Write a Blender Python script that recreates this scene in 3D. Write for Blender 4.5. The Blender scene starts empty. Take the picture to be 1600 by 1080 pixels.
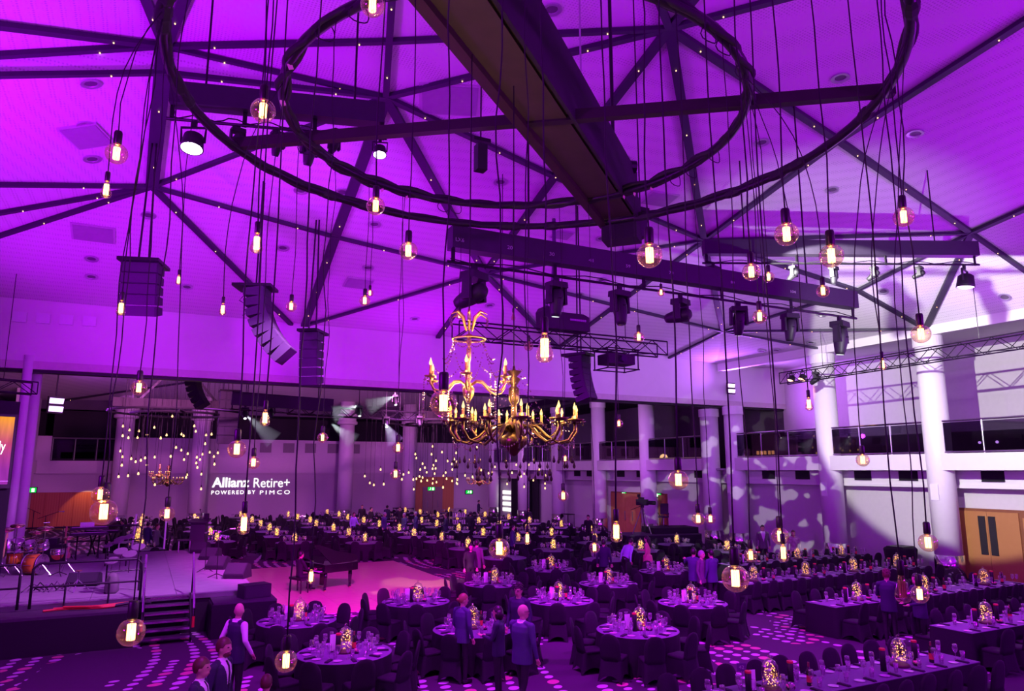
import bpy, bmesh, math, random
import numpy as np
from mathutils import Vector, Matrix, Euler
from mathutils.bvhtree import BVHTree
from mathutils.geometry import delaunay_2d_cdt
random.seed(7)
sc = bpy.context.scene
COL = sc.collection
PI = math.pi
# ---------------------------------------------------------------- camera
FPX, YAW, CAMZ = 1120.0, math.radians(27.0), 4.2
PITCH = math.atan((735 - 540) / FPX)
cam = bpy.data.cameras.new('camera'); cam.sensor_width = 36; cam.lens = FPX / 1600 * 36
cam.clip_start = .05; cam.clip_end = 300
camo = bpy.data.objects.new('camera', cam); COL.objects.link(camo)
camo.location = (0, 0, CAMZ); camo.rotation_euler = (PI / 2 + PITCH, 0, -YAW)
sc.camera = camo
# ---------------------------------------------------------------- view and world
sc.view_settings.view_transform = 'Standard'; sc.view_settings.look = 'None'
sc.view_settings.gamma = 1; sc.view_settings.use_curve_mapping = False
sc.view_settings.exposure = 0.0
w = bpy.data.worlds.new('hall_world'); sc.world = w; w.use_nodes = True
w.node_tree.nodes['Background'].inputs[0].default_value = (.05, .004, .09, 1)
w.node_tree.nodes['Background'].inputs[1].default_value = .15
sc.cycles.max_bounces = 5; sc.cycles.diffuse_bounces = 2; sc.cycles.glossy_bounces = 3
sc.cycles.transparent_max_bounces = 16; sc.cycles.transmission_bounces = 4
sc.cycles.sample_clamp_indirect = 4; sc.cycles.caustics_reflective = False; sc.cycles.caustics_refractive = False
sc.cycles.use_denoising = True; sc.cycles.use_adaptive_sampling = True; sc.cycles.adaptive_threshold = .04
# ---------------------------------------------------------------- large lights of the hall rig
PURPLE = (.47, 0, 1.0); MAGENTA = (.85, .03, .75); VIOLET = (.33, .05, 1.0); WHITE = (1, .97, .95)
def aim(o, tgt):
    o.rotation_euler = (Vector(tgt) - o.location).to_track_quat('-Z', 'Y').to_euler()
def spot(name, loc, tgt, col, power, ang, blend=.6, rad=.12, gobo=None):
    l = bpy.data.lights.new(name, 'SPOT'); l.color = col; l.energy = power; l.spot_size = math.radians(ang)
    l.spot_blend = blend; l.shadow_soft_size = rad
    o = bpy.data.objects.new(name, l); COL.objects.link(o); o.location = loc; aim(o, tgt)
    if gobo:
        l.use_nodes = True; nt = l.node_tree; em = nt.nodes['Emission']
        tc = nt.nodes.new('ShaderNodeTexCoord'); nz = nt.nodes.new('ShaderNodeTexNoise'); rp = nt.nodes.new('ShaderNodeValToRGB')
        sp = nt.nodes.new('ShaderNodeSeparateXYZ'); dv = nt.nodes.new('ShaderNodeVectorMath'); dv.operation = 'DIVIDE'
        cb = nt.nodes.new('ShaderNodeCombineXYZ')
        nt.links.new(tc.outputs['Normal'], sp.inputs[0])
        for i in range(3): nt.links.new(sp.outputs[2], cb.inputs[i])
        nt.links.new(tc.outputs['Normal'], dv.inputs[0]); nt.links.new(cb.outputs[0], dv.inputs[1])
        nt.links.new(dv.outputs[0], nz.inputs[0]); nz.inputs['Scale'].default_value = gobo; nz.inputs['Detail'].default_value = 1
        rp.color_ramp.elements[0].position = .56; rp.color_ramp.elements[1].position = .60
        nt.links.new(nz.outputs[0], rp.inputs[0]); nt.links.new(rp.outputs[0], em.inputs['Strength'])
    return o
def point(name, loc, col, power, rad=.1):
    l = bpy.data.lights.new(name, 'POINT'); l.color = col; l.energy = power; l.shadow_soft_size = rad
    o = bpy.data.objects.new(name, l); COL.objects.link(o); o.location = loc; return o
# unseen colour-wash uplights at assumed spots round the hall, throwing purple on the ceiling
for (x, y, tx, ty, pw) in [(-5.5, 3, 6, 8, 4000), (-5.5, 15, 5, 18, 6200), (26.5, 3, 15, 7, 5600), (26.8, 15.5, 17, 12, 1500), (8, -6, 8, 5, 3800), (18, -6, 18, 6, 4800), (11, 29.0, 9, 20, 1700), (-5.5, 25, 1, 23, 1500)]:  # last one added to brighten the left part of the ceiling
    spot('unseen_uplight', (x, y, 5.6), (tx, ty, 12.6), PURPLE, pw * .84, 150, .9, .3)
# wash on the header wall and violet on the corner by the right gallery
spot('wash_header', (3, 13, 8.3), (6, 30, 9), (.5, 0, 1), 3000, 100, .9, .2)
spot('wash_header_right', (17, 14, 8.0), (22, 30, 9), (.5, .1, 1), 2400, 85, .9, .2)
# white moving-head light thrown on the right-hand gallery, columns and ceiling
spot('white_gallery', (13.0, 12.7, 9.4), (28.6, 16.9, 7.9), WHITE, 12500, 45, .12, .05)
spot('white_ceiling', (12, 6, 5.0), (21.5, 19, 11), (.92, .86, 1), 3200, 56, .8, .05)
spot('gobo_wall', (9.2, 11.75, 6.9), (28.6, 31, 1.2), WHITE, 9000, 32, .4, .03, gobo=28)
# purple down-light on the tables and the dance floor
for (x, y, tx, ty, pw, a) in [(6, 12.4, 7, 15, 4300, 84), (13, 12.4, 14, 14, 4300, 96), (10, 12.9, 12, 21, 4600, 84), (2.5, 12.6, 1, 20, 3400, 75), (20, 11, 21, 13, 2600, 100), (0, 9, 1, 12, 1500, 84), (9, 4.5, 11, 9, 1800, 84)]:
    spot('table_wash', (x, y, 7.6), (tx, ty, 0), (.60, .01, 1), pw * .8, a, .8, .15)
spot('dance_wash', (5, 14, 9.0), (7, 27, 0), (.95, 0, .85), 15000, 46, .5, .15)
spot('dance_amber', (9, 17.5, 7.0), (9.6, 24.5, 0), (1, .6, .3), 4000, 26, .2, .05, gobo=5)
spot('stage_wash', (4, 18, 8.8), (-1, 26, 1), (.72, .2, 1), 5200, 60, .7, .15)
# the hall beyond the header
for (x, y, tx, ty, p, c) in [(0, 38, 2, 62, 6000, (.86, .17, .78)), (14, 38, 16, 62, 6000, (.86, .2, .78)), (22, 34, 29, 46, 1600, (.7, .25, .95)), (22, 48, 29, 56, 1200, (.7, .25, .95))]:
    spot('far_wash', (x, y, 8.6), (tx, ty, 4), c, p, 95, .8, .3)
for (x, y, p) in [(4, 42, 1500), (14, 40, 2000), (22, 42, 1700), (14, 54, 1600), (24, 36, 1400)]:
    spot('far_table_wash', (x, y, 9), (x, y + 1, 0), (.6, .06, 1), p, 100, .8, .2)
spot('far_ceiling', (-4.5, 46, 7.4), (4, 50, 11), (.5, .03, 1), 1800, 140, .8, .2)

# ---------------------------------------------------------------- pixel <-> world (1600 x 1080 frame)
_D = Vector((math.sin(YAW) * math.cos(PITCH), math.cos(YAW) * math.cos(PITCH), math.sin(PITCH)))
_R = Vector((math.cos(YAW), -math.sin(YAW), 0)); _U = _R.cross(_D); _C = Vector((0, 0, CAMZ))
def ray(x, y): return _D + _R * ((x - 800) / FPX) + _U * ((540 - y) / FPX)
def at_z(x, y, z): r = ray(x, y); return _C + r * ((z - CAMZ) / r.z)
def at_x(x, y, X): r = ray(x, y); return _C + r * (X / r.x)
def at_y(x, y, Y): r = ray(x, y); return _C + r * (Y / r.y)
def at_d(x, y, d): return _C + ray(x, y) * d
def depth(p): return (Vector(p) - _C).dot(_D)
def pix(p):
    v = Vector(p) - _C; d = v.dot(_D); return 800 + FPX * v.dot(_R) / d, 540 - FPX * v.dot(_U) / d

# ---------------------------------------------------------------- materials
MATS = {}
def mat(name, col, rough=.55, metal=0, var=.12, scale=6, emit=None, es=0, spec=.5, bump=0):
    if name in MATS: return MATS[name]
    m = bpy.data.materials.new(name); m.use_nodes = True; nt = m.node_tree; b = nt.nodes['Principled BSDF']
    b.inputs['Base Color'].default_value = (*col, 1); b.inputs['Roughness'].default_value = rough; b.inputs['Metallic'].default_value = metal
    b.inputs['Specular IOR Level'].default_value = spec
    if var:
        tc = nt.nodes.new('ShaderNodeTexCoord'); nz = nt.nodes.new('ShaderNodeTexNoise'); mx = nt.nodes.new('ShaderNodeMix'); mx.data_type = 'RGBA'
        nz.inputs['Scale'].default_value = scale; nz.inputs['Detail'].default_value = 3
        nt.links.new(tc.outputs['Object'], nz.inputs[0]); nt.links.new(nz.outputs[0], mx.inputs[0])
        mx.inputs[6].default_value = (*[c * (1 - var) for c in col], 1); mx.inputs[7].default_value = (*[min(1, c * (1 + var)) for c in col], 1)
        nt.links.new(mx.outputs[2], b.inputs['Base Color'])
        if bump:
            bp = nt.nodes.new('ShaderNodeBump'); bp.inputs['Strength'].default_value = bump; bp.inputs['Distance'].default_value = .02
            nt.links.new(nz.outputs[0], bp.inputs['Height']); nt.links.new(bp.outputs[0], b.inputs['Normal'])
    if emit:
        b.inputs['Emission Color'].default_value = (*emit, 1); b.inputs['Emission Strength'].default_value = es
    MATS[name] = m; return m
def thin_glass(name, tint, refl=.12, fac_edge=.6, rough=.02):
    m = bpy.data.materials.new(name); m.use_nodes = True; nt = m.node_tree; nt.nodes.clear()
    o = nt.nodes.new('ShaderNodeOutputMaterial'); t = nt.nodes.new('ShaderNodeBsdfTransparent'); g = nt.nodes.new('ShaderNodeBsdfGlossy')
    x = nt.nodes.new('ShaderNodeMixShader'); lw = nt.nodes.new('ShaderNodeLayerWeight'); mp = nt.nodes.new('ShaderNodeMapRange')
    t.inputs[0].default_value = (*tint, 1); g.inputs[0].default_value = (1, .95, .95, 1); g.inputs['Roughness'].default_value = rough
    lw.inputs[0].default_value = .35; nt.links.new(lw.outputs['Facing'], mp.inputs[0])
    mp.inputs[3].default_value = refl; mp.inputs[4].default_value = fac_edge
    nt.links.new(mp.outputs[0], x.inputs[0]); nt.links.new(t.outputs[0], x.inputs[1]); nt.links.new(g.outputs[0], x.inputs[2])
    nt.links.new(x.outputs[0], o.inputs[0]); MATS[name] = m; return m
def emis(name, col, s):
    m = bpy.data.materials.new(name); m.use_nodes = True; nt = m.node_tree; nt.nodes.clear()
    o = nt.nodes.new('ShaderNodeOutputMaterial'); e = nt.nodes.new('ShaderNodeEmission'); e.inputs[0].default_value = (*col, 1); e.inputs[1].default_value = s
    nt.links.new(e.outputs[0], o.inputs[0]); MATS[name] = m
    m.cycles.emission_sampling = 'NONE' if s < 60 else 'AUTO'
    return m
def stripes(name, c1, c2, scale, axis='X', rough=.5, dist=2.0):
    m = mat(name, c1, rough, var=0); nt = m.node_tree; b = nt.nodes['Principled BSDF']
    tc = nt.nodes.new('ShaderNodeTexCoord'); wv = nt.nodes.new('ShaderNodeTexWave'); mx = nt.nodes.new('ShaderNodeMix'); mx.data_type = 'RGBA'
    wv.bands_direction = axis; wv.inputs['Scale'].default_value = scale; wv.inputs['Distortion'].default_value = dist; wv.inputs['Detail'].default_value = 3
    nt.links.new(tc.outputs['Object'], wv.inputs[0]); nt.links.new(wv.outputs[1], mx.inputs[0])
    mx.inputs[6].default_value = (*c1, 1); mx.inputs[7].default_value = (*c2, 1); nt.links.new(mx.outputs[2], b.inputs['Base Color']); return m
M_ = mat
plaster = mat('white_plaster', (.78, .76, .76), .7, var=.04, scale=2)
greywall = mat('grey_plaster', (.42, .40, .42), .75, var=.06, scale=1.5)
darkvoid = mat('dark_void', (.02, .018, .025), .9, var=.2)  # near-black colour stands in for the shade of deep recesses
black = mat('black_paint', (.012, .011, .014), .55, var=.25)
blackmetal = mat('black_metal', (.02, .018, .022), .4, .6, var=.2)
blackrubber = mat('black_rubber', (.009, .008, .01), .75, var=.2)
chrome = mat('polished_steel', (.72, .7, .72), .14, 1, var=.05)
steel = mat('brushed_steel', (.5, .5, .52), .3, 1, var=.1)
whitepaint = mat('white_paint', (.8, .8, .82), .45, var=.03)
timber = stripes('warm_timber', (.42, .19, .06), (.50, .25, .09), 3, 'X')
timber_dark = stripes('dark_timber', (.20, .07, .03), (.26, .10, .04), 3, 'X')
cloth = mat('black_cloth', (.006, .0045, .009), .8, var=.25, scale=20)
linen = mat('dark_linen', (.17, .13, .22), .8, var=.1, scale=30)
gold = mat('gilt_metal', (.62, .42, .14), .42, 1, var=.15, scale=15)
green_em = emis('exit_green', (.01, .75, .08), 1.0)
SC2 = bpy.data.scenes.new('workbench'); VL2 = SC2.view_layers[0]      # scratch scene for evaluating modifiers, removed at the end
# ---------------------------------------------------------------- mesh building
class MB:
    def __init__(s): s.v = []; s.f = []; s.m = []
    def add(s, vs, fs, mi=0):
        n = len(s.v); s.v += [tuple(v) for v in vs]; s.f += [tuple(i + n for i in f) for f in fs]; s.m += [mi] * len(fs); return s
    def box(s, c, d, mi=0, rot=None, taper=None):
        x, y, z = d[0] / 2, d[1] / 2, d[2] / 2; t = taper or 1
        vs = [Vector((-x, -y, -z)), Vector((x, -y, -z)), Vector((x, y, -z)), Vector((-x, y, -z)), Vector((-x * t, -y * t, z)), Vector((x * t, -y * t, z)), Vector((x * t, y * t, z)), Vector((-x * t, y * t, z))]
        if rot is not None:
            R = rot if isinstance(rot, Matrix) else Euler(rot).to_matrix(); vs = [R @ v for v in vs]
        c = Vector(c); return s.add([v + c for v in vs], [(3, 2, 1, 0), (4, 5, 6, 7), (0, 1, 5, 4), (1, 2, 6, 5), (2, 3, 7, 6), (3, 0, 4, 7)], mi)
    def lim(s, a, b, mi=0): return s.box([(p + q) / 2 for p, q in zip(a, b)], [abs(q - p) for p, q in zip(a, b)], mi)
    def bar(s, a, b, w, h=None, mi=0, up=(0, 0, 1)):
        a = Vector(a); b = Vector(b); h = h or w; d = (b - a).normalized(); u = Vector(up)
        if abs(d.dot(u)) > .98: u = Vector((1, 0, 0))
        x = d.cross(u).normalized(); z = x.cross(d)
        vs = [p + x * sx * w / 2 + z * sz * h / 2 for p in (a, b) for sx, sz in ((-1, -1), (1, -1), (1, 1), (-1, 1))]
        return s.add(vs, [(0, 1, 2, 3), (7, 6, 5, 4), (0, 4, 5, 1), (1, 5, 6, 2), (2, 6, 7, 3), (3, 7, 4, 0)], mi)
    def tube(s, pts, r, n=8, mi=0, cap=True, closed=False):
        pts = [Vector(p) for p in pts]; k = len(pts); rs = r if isinstance(r, (list, tuple)) else [r] * k
        vs = []; prev = None
        for i, p in enumerate(pts):
            if closed: d = pts[(i + 1) % k] - pts[i - 1]
            else: d = pts[min(i + 1, k - 1)] - pts[max(i - 1, 0)]
            if d.length < 1e-9: d = Vector((0, 0, 1))
            d.normalize()
            if prev is None:
                u = Vector((0, 0, 1)) if abs(d.z) < .9 else Vector((1, 0, 0)); x = d.cross(u).normalized()
            else:
                x = prev - d * prev.dot(d); x = x.normalized() if x.length > 1e-6 else d.orthogonal().normalized()
            prev = x; y = d.cross(x)
            vs += [p + (x * math.cos(2 * PI * j / n) + y * math.sin(2 * PI * j / n)) * rs[i] for j in range(n)]
        fs = []
        for i in range(k if closed else k - 1):
            a = i * n; b = ((i + 1) % k) * n
            fs += [(a + j, a + (j + 1) % n, b + (j + 1) % n, b + j) for j in range(n)]
        if cap and not closed: fs += [tuple(range(n - 1, -1, -1)), tuple((k - 1) * n + j for j in range(n))]
        return s.add(vs, fs, mi)
    def cyl(s, a, b, r, n=12, mi=0, r2=None): return s.tube([a, b], [r, r if r2 is None else r2], n, mi)
    def lathe(s, prof, c=(0, 0, 0), n=16, mi=0, wob=None, axis=None):
        c = Vector(c); k = len(prof); vs = []
        for i, (r, z) in enumerate(prof):
            for j in range(n):
                a = 2 * PI * j / n; rr = r * (wob(i, a) if wob else 1)
                v = Vector((rr * math.cos(a), rr * math.sin(a), z)); vs.append(c + (axis @ v if axis else v))
        fs = [(i * n + j, i * n + (j + 1) % n, (i + 1) * n + (j + 1) % n, (i + 1) * n + j) for i in range(k - 1) for j in range(n)]
        if prof[0][0] > 1e-5: fs.append(tuple(range(n - 1, -1, -1)))
        if prof[-1][0] > 1e-5: fs.append(tuple((k - 1) * n + j for j in range(n)))
        return s.add(vs, fs, mi)
    def ball(s, c, r, n=10, m=7, mi=0, rot=None):
        r = r if isinstance(r, (tuple, list)) else (r, r, r); c = Vector(c); vs = []
        for i in range(m + 1):
            t = PI * i / m
            for j in range(n):
                a = 2 * PI * j / n; v = Vector((r[0] * math.sin(t) * math.cos(a), r[1] * math.sin(t) * math.sin(a), -r[2] * math.cos(t)))
                vs.append(c + (rot @ v if rot else v))
        return s.add(vs, [(i * n + j, i * n + (j + 1) % n, (i + 1) * n + (j + 1) % n, (i + 1) * n + j) for i in range(m) for j in range(n)], mi)
    def prism(s, poly, z0, z1, mi=0, mtx=None):
        n = len(poly); vs = [Vector((x, y, z)) for z in (z0, z1) for x, y in poly]
        if mtx: vs = [mtx @ v for v in vs]
        return s.add(vs, [tuple(range(n - 1, -1, -1)), tuple(range(n, 2 * n))] + [(i, (i + 1) % n, n + (i + 1) % n, n + i) for i in range(n)], mi)
    def mesh(s, name, mats, smooth=False):
        me = bpy.data.meshes.new(name); me.from_pydata(s.v, [], s.f)
        for m in (mats if isinstance(mats, (list, tuple)) else [mats]): me.materials.append(m)
        if any(s.m): me.polygons.foreach_set('material_index', s.m)
        if smooth: me.polygons.foreach_set('use_smooth', [True] * len(me.polygons))
        return me
    def build(s, name, mats, parent=None, smooth=False, loc=None, rz=0):
        return put(name, s.mesh(name, mats, smooth), parent, loc, rz)
def put(name, me, parent=None, loc=None, rz=0):
    o = bpy.data.objects.new(name, me); COL.objects.link(o)
    if parent: o.parent = parent
    if loc is not None: o.location = loc
    if rz: o.rotation_euler = (0, 0, rz)
    return o
def tag(o, label, cat, group=None, kind=None):
    o['label'] = label
    if cat: o['category'] = cat
    if group: o['group'] = group
    if kind: o['kind'] = kind
    return o
def thing(name, label, cat, loc=(0, 0, 0), rz=0, group=None):
    o = bpy.data.objects.new(name, None); o.empty_display_size = .1; COL.objects.link(o); o.location = loc; o.rotation_euler = (0, 0, rz)
    return tag(o, label, cat, group)
def struct(o, label=None, cat=None):
    o['kind'] = 'structure'
    if label: o['label'] = label
    if cat: o['category'] = cat
    return o
KIDS = {}
def dup(root, loc=None, rot=None, label=None, group=None):
    def kids(o):
        if o.name not in KIDS: KIDS[o.name] = [c for c in COL.objects if c.parent == o]
        return KIDS[o.name]
    def cp(o, par):
        c = o.copy(); COL.objects.link(c); c.parent = par
        for k in kids(o): cp(k, c)
        return c
    r = cp(root, None)
    if loc is not None: r.location = loc
    if rot is not None: r.rotation_euler = rot if isinstance(rot, (tuple, list)) else (0, 0, rot)
    if label: r['label'] = label
    if group: r['group'] = group
    return r
# ================================================================ THE SETTING
def carpet_mat():
    m = mat('patterned_carpet', (.03, .028, .04), .95, var=0, spec=.1); nt = m.node_tree; b = nt.nodes['Principled BSDF']; L = nt.links.new
    def math_(op, a, b2=None, c=None):
        n = nt.nodes.new('ShaderNodeMath'); n.operation = op
        for i, v in enumerate((a, b2, c)):
            if v is None: continue
            if isinstance(v, (int, float)): n.inputs[i].default_value = v
            else: L(v, n.inputs[i])
        return n.outputs[0]
    tc = nt.nodes.new('ShaderNodeTexCoord'); sp = nt.nodes.new('ShaderNodeSeparateXYZ'); L(tc.outputs['Object'], sp.inputs[0])
    x, y = sp.outputs[0], sp.outputs[1]
    bend = math_('MULTIPLY', math_('SINE', math_('MULTIPLY_ADD', y, .55, math_('MULTIPLY', x, .25))), .45)
    u = math_('DIVIDE', math_('ADD', x, bend), .40)
    col = math_('FLOOR', u)
    wn = nt.nodes.new('ShaderNodeTexWhiteNoise'); wn.noise_dimensions = '1D'; L(col, wn.inputs['W'])
    r = wn.outputs[0]
    v = math_('DIVIDE', math_('ADD', y, math_('MULTIPLY', r, .9)), math_('MULTIPLY_ADD', r, .12, .24))
    row = math_('FLOOR', v)
    wn2 = nt.nodes.new('ShaderNodeTexWhiteNoise'); wn2.noise_dimensions = '2D'
    cb = nt.nodes.new('ShaderNodeCombineXYZ'); L(col, cb.inputs[0]); L(row, cb.inputs[1]); L(cb.outputs[0], wn2.inputs['Vector'])
    du = math_('MULTIPLY', math_('SUBTRACT', math_('FRACT', u), .5), .40); dv = math_('MULTIPLY', math_('SUBTRACT', math_('FRACT', v), .5), .30)
    dist = math_('SQRT', math_('ADD', math_('MULTIPLY', du, du), math_('MULTIPLY', dv, dv)))
    rad = math_('MULTIPLY_ADD', wn2.outputs[0], .05, .075)
    dot = math_('LESS_THAN', dist, rad)
    nz = nt.nodes.new('ShaderNodeTexNoise'); nz.inputs['Scale'].default_value = .45; L(tc.outputs['Object'], nz.inputs[0])
    keep = math_('GREATER_THAN', math_('ADD', nz.outputs[0], math_('MULTIPLY', math_('SUBTRACT', r, .5), .35)), .47)
    mask = math_('MULTIPLY', dot, keep)
    m1 = nt.nodes.new('ShaderNodeMix'); m1.data_type = 'RGBA'; L(math_('GREATER_THAN', wn2.outputs[0], .8), m1.inputs[0])
    m1.inputs[6].default_value = (.55, .48, .58, 1); m1.inputs[7].default_value = (.58, .22, .26, 1)
    m2 = nt.nodes.new('ShaderNodeMix'); m2.data_type = 'RGBA'; L(mask, m2.inputs[0]); m2.inputs[6].default_value = (.07, .05, .075, 1)
    L(m1.outputs[2], m2.inputs[7]); L(m2.outputs[2], b.inputs['Base Color']); return m
struct(MB().lim((-12, -12, -.1), (36, 66, 0)).build('floor', carpet_mat()), 'dark carpet with wavy rows of pale and pink dots', 'floor')
parquet = stripes('pale_parquet', (.50, .34, .26), (.58, .42, .33), 1.2, 'Y', .32)
df = struct(bpy.data.objects.new('floor_dance', None), 'pale timber dance floor in front of the stage', 'floor'); COL.objects.link(df)
pan = MB().box((0, 0, .0125), (1.245, 1.245, .025)).mesh('panel', parquet)
for i in range(6):
    for j in range(9): put('panel', pan, df, (3.35 + .625 + i * 1.25, 22.3 + .625 + j * 1.25, 0))

# --- right-hand wall: columns, gallery, soffit, doors
XW = 28.4; ZB = 7.68
colY = [12.7, 18.1, 23.3, 29.3, 31.2, 36.9, 42.4, 48.0, 53.6, 59.3]
wr = struct(bpy.data.objects.new('wall_right', None), 'white two-storey right wall with gallery and round columns', 'wall'); COL.objects.link(wr)
MB().lim((29.5, -12, 0), (29.8, 64, 3.75)).build('lower_wall', mat('right_lower_paint', (.62, .60, .60), .7, var=.05), wr)
MB().lim((29.05, -12, 3.55), (29.6, 64, 4.2)).build('service_band', plaster, wr)
MB().lim((28.95, -12, 3.5), (29.1, 64, 3.62)).build('band_ledge', plaster, wr)
MB().lim((28.3, -12, 4.2), (33.5, 64, 4.3)).build('gallery_floor', greywall, wr)
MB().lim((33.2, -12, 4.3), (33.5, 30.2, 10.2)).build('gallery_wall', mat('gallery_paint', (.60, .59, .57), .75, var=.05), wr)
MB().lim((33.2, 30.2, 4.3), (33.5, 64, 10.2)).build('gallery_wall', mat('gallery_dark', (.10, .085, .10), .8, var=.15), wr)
MB().lim((28.0, -12, 9.6), (28.35, 29.9, 10.06)).build('cornice', plaster, wr)
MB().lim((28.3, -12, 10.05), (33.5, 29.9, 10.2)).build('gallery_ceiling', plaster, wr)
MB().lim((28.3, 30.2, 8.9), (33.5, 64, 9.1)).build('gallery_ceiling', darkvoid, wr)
for a, b in zip(colY[:-1], colY[1:]):
    if b - a < 3: continue
    f = MB().lim((28.02, a + .32, 4.2), (28.3, b - .32, 4.85)).build('fascia', plaster, wr)
# low furniture wall at the back of the gallery, seen dark behind the glass
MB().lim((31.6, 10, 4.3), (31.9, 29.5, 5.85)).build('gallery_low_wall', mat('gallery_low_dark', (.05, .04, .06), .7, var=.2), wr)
colm = mat('column_paint', (.80, .78, .79), .5, var=.03)
ZT = 9.62
for i, y in enumerate(colY):
    c = struct(bpy.data.objects.new('column', None), ['white round column outside the frame at the right', 'white round column beside the timber doors', 'white round column by the left end of the gallery truss',
        'white round column just in front of the header wall', 'white round column just behind the header wall', 'white far-hall column beside the camera platform', 'white far-hall column between two green exit signs',
        'white far-hall column splashed with patterned light', 'white far-hall column beside the black drape', 'white far-hall column nearest the bright doorway'][i], 'column')
    COL.objects.link(c); c.location = (XW, y, 0)
    zt = ZB - .06 if 29 < y < 32 else ZT if y < 30 else 9.0
    MB().lathe([(.5, 0), (.5, zt)], n=28).build('shaft', colm, c, smooth=True)
    s = MB()
    s.lathe([(.53, 0), (.53, .95), (.5, .96)], n=28); s.build('steel_sleeve', chrome, c, smooth=True)
    MB().lathe([(.5, zt - .45), (.56, zt - .45), (.56, zt - .02), (.5, zt)], n=28).build('collar', colm, c)
    if y < 31: MB().box((-.5, .0, 3.35), (.03, .32, .62)).build('access_plate', whitepaint, c)
# gallery balustrades, one per bay
glassb = thin_glass('smoked_glass', (.35, .3, .4), .06, .3)
bay_names = ['gallery glass balustrade at the right edge above the timber doors', 'gallery glass balustrade in front of the seated operator', 'gallery glass balustrade beside the orange stage lights',
             'far-hall gallery glass balustrade above the camera platform', 'far-hall gallery glass balustrade above the green exit signs', 'far-hall gallery glass balustrade over the patterned light', 'far-hall gallery glass balustrade above the black drape', 'far-hall gallery glass balustrade above the bright doorway']
bi = 0
for a, b in zip(colY[:-1], colY[1:]):
    if b - a < 3: continue
    t = thing('gallery_balustrade', bay_names[bi], 'balustrade', (28.16, a, 4.85)); bi += 1
    Ln = b - a - .7
    MB().cyl((0, .35, 1.27), (0, .35 + Ln, 1.27), .04, 8).build('rail', chrome, t)
    MB().bar((0, .35, .06), (0, .35 + Ln, .06), .05).build('bottom_rail', steel, t)
    for k in range(4): MB().cyl((0, .37 + k * (Ln - .04) / 3, 0), (0, .37 + k * (Ln - .04) / 3, 1.25), .025, 8).build('post', steel, t)
    for k in range(3): MB().lim((-.008, .42 + k * (Ln - .04) / 3, .1), (.008, .32 + (k + 1) * (Ln - .04) / 3, 1.2)).build('glass_panel', glassb, t)
# air grilles in the service band
grille_me = None
def grille(nm, label, loc, w=.85, h=.42, ax='x'):
    t = thing(nm, label, 'vent', loc, 0, 'air grilles under the gallery')
    e = (lambda u, v, q: (q, u, v)) if ax == 'x' else (lambda u, v, q: (u, q, v))
    MB().lim(e(-w / 2, -h / 2, 0), e(w / 2, h / 2, .02)).build('backing', darkvoid, t)
    for k in range(6): MB().lim(e(-w / 2, -h / 2 + k * h / 6, -.03), e(w / 2, -h / 2 + k * h / 6 + .022, 0)).build('slat', blackmetal, t)
    return t
for px, lab in [(1551, 'dark air grille high above the timber doors'), (1419, 'dark air grille just left of the column beside the timber doors'), (1348, 'dark air grille right behind the low hanging globe bulb'), (1254, 'dark air grille just left of the column at the truss end'),
                (1201, 'dark air grille in the bay by the header columns'), (1093, 'dark air grille above the right of the camera platform'), (1001, 'dark air grille above the camera tripod'), (970, 'dark air grille above the right green exit sign'), (902, 'dark air grille above the black side tables'), (922, 'dark air grille above the patterned light')]:
    p = at_x(px, 743, 29.04); grille('air_grille', lab, (29.03, p.y, 3.97))
# timber doors at the right
d1 = struct(bpy.data.objects.new('door_1', None), 'tall timber double doors with black pull plates at the right', 'door'); COL.objects.link(d1)
ya, yb = at_x(1600, 860, 29.4).y - 3, at_x(1488, 860, 29.4).y
MB().lim((29.3, ya, 0), (29.5, yb, 2.72)).build('timber_surround', timber_dark, d1)
y0 = at_x(1549, 860, 29.3).y
for s in (-1, 1):
    lf = MB().lim((29.22, y0 if s > 0 else y0 - 1.15, 0.02), (29.3, y0 + 1.15 if s > 0 else y0 - .012, 2.62)).build('door_leaf', timber, d1)
    MB().lim((29.19, y0 + s * .06, 1.0), (29.22, y0 + s * .32, 2.45)).build('pull_plate', black, lf)
MB().lim((29.2, y0 + 1.25, 0.02), (29.3, yb - .03, 2.45)).build('side_panel', timber, d1)
MB().lim((29.2, ya, 0.02), (29.3, y0 - 1.3, 2.45)).build('side_panel', timber, d1)
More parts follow.
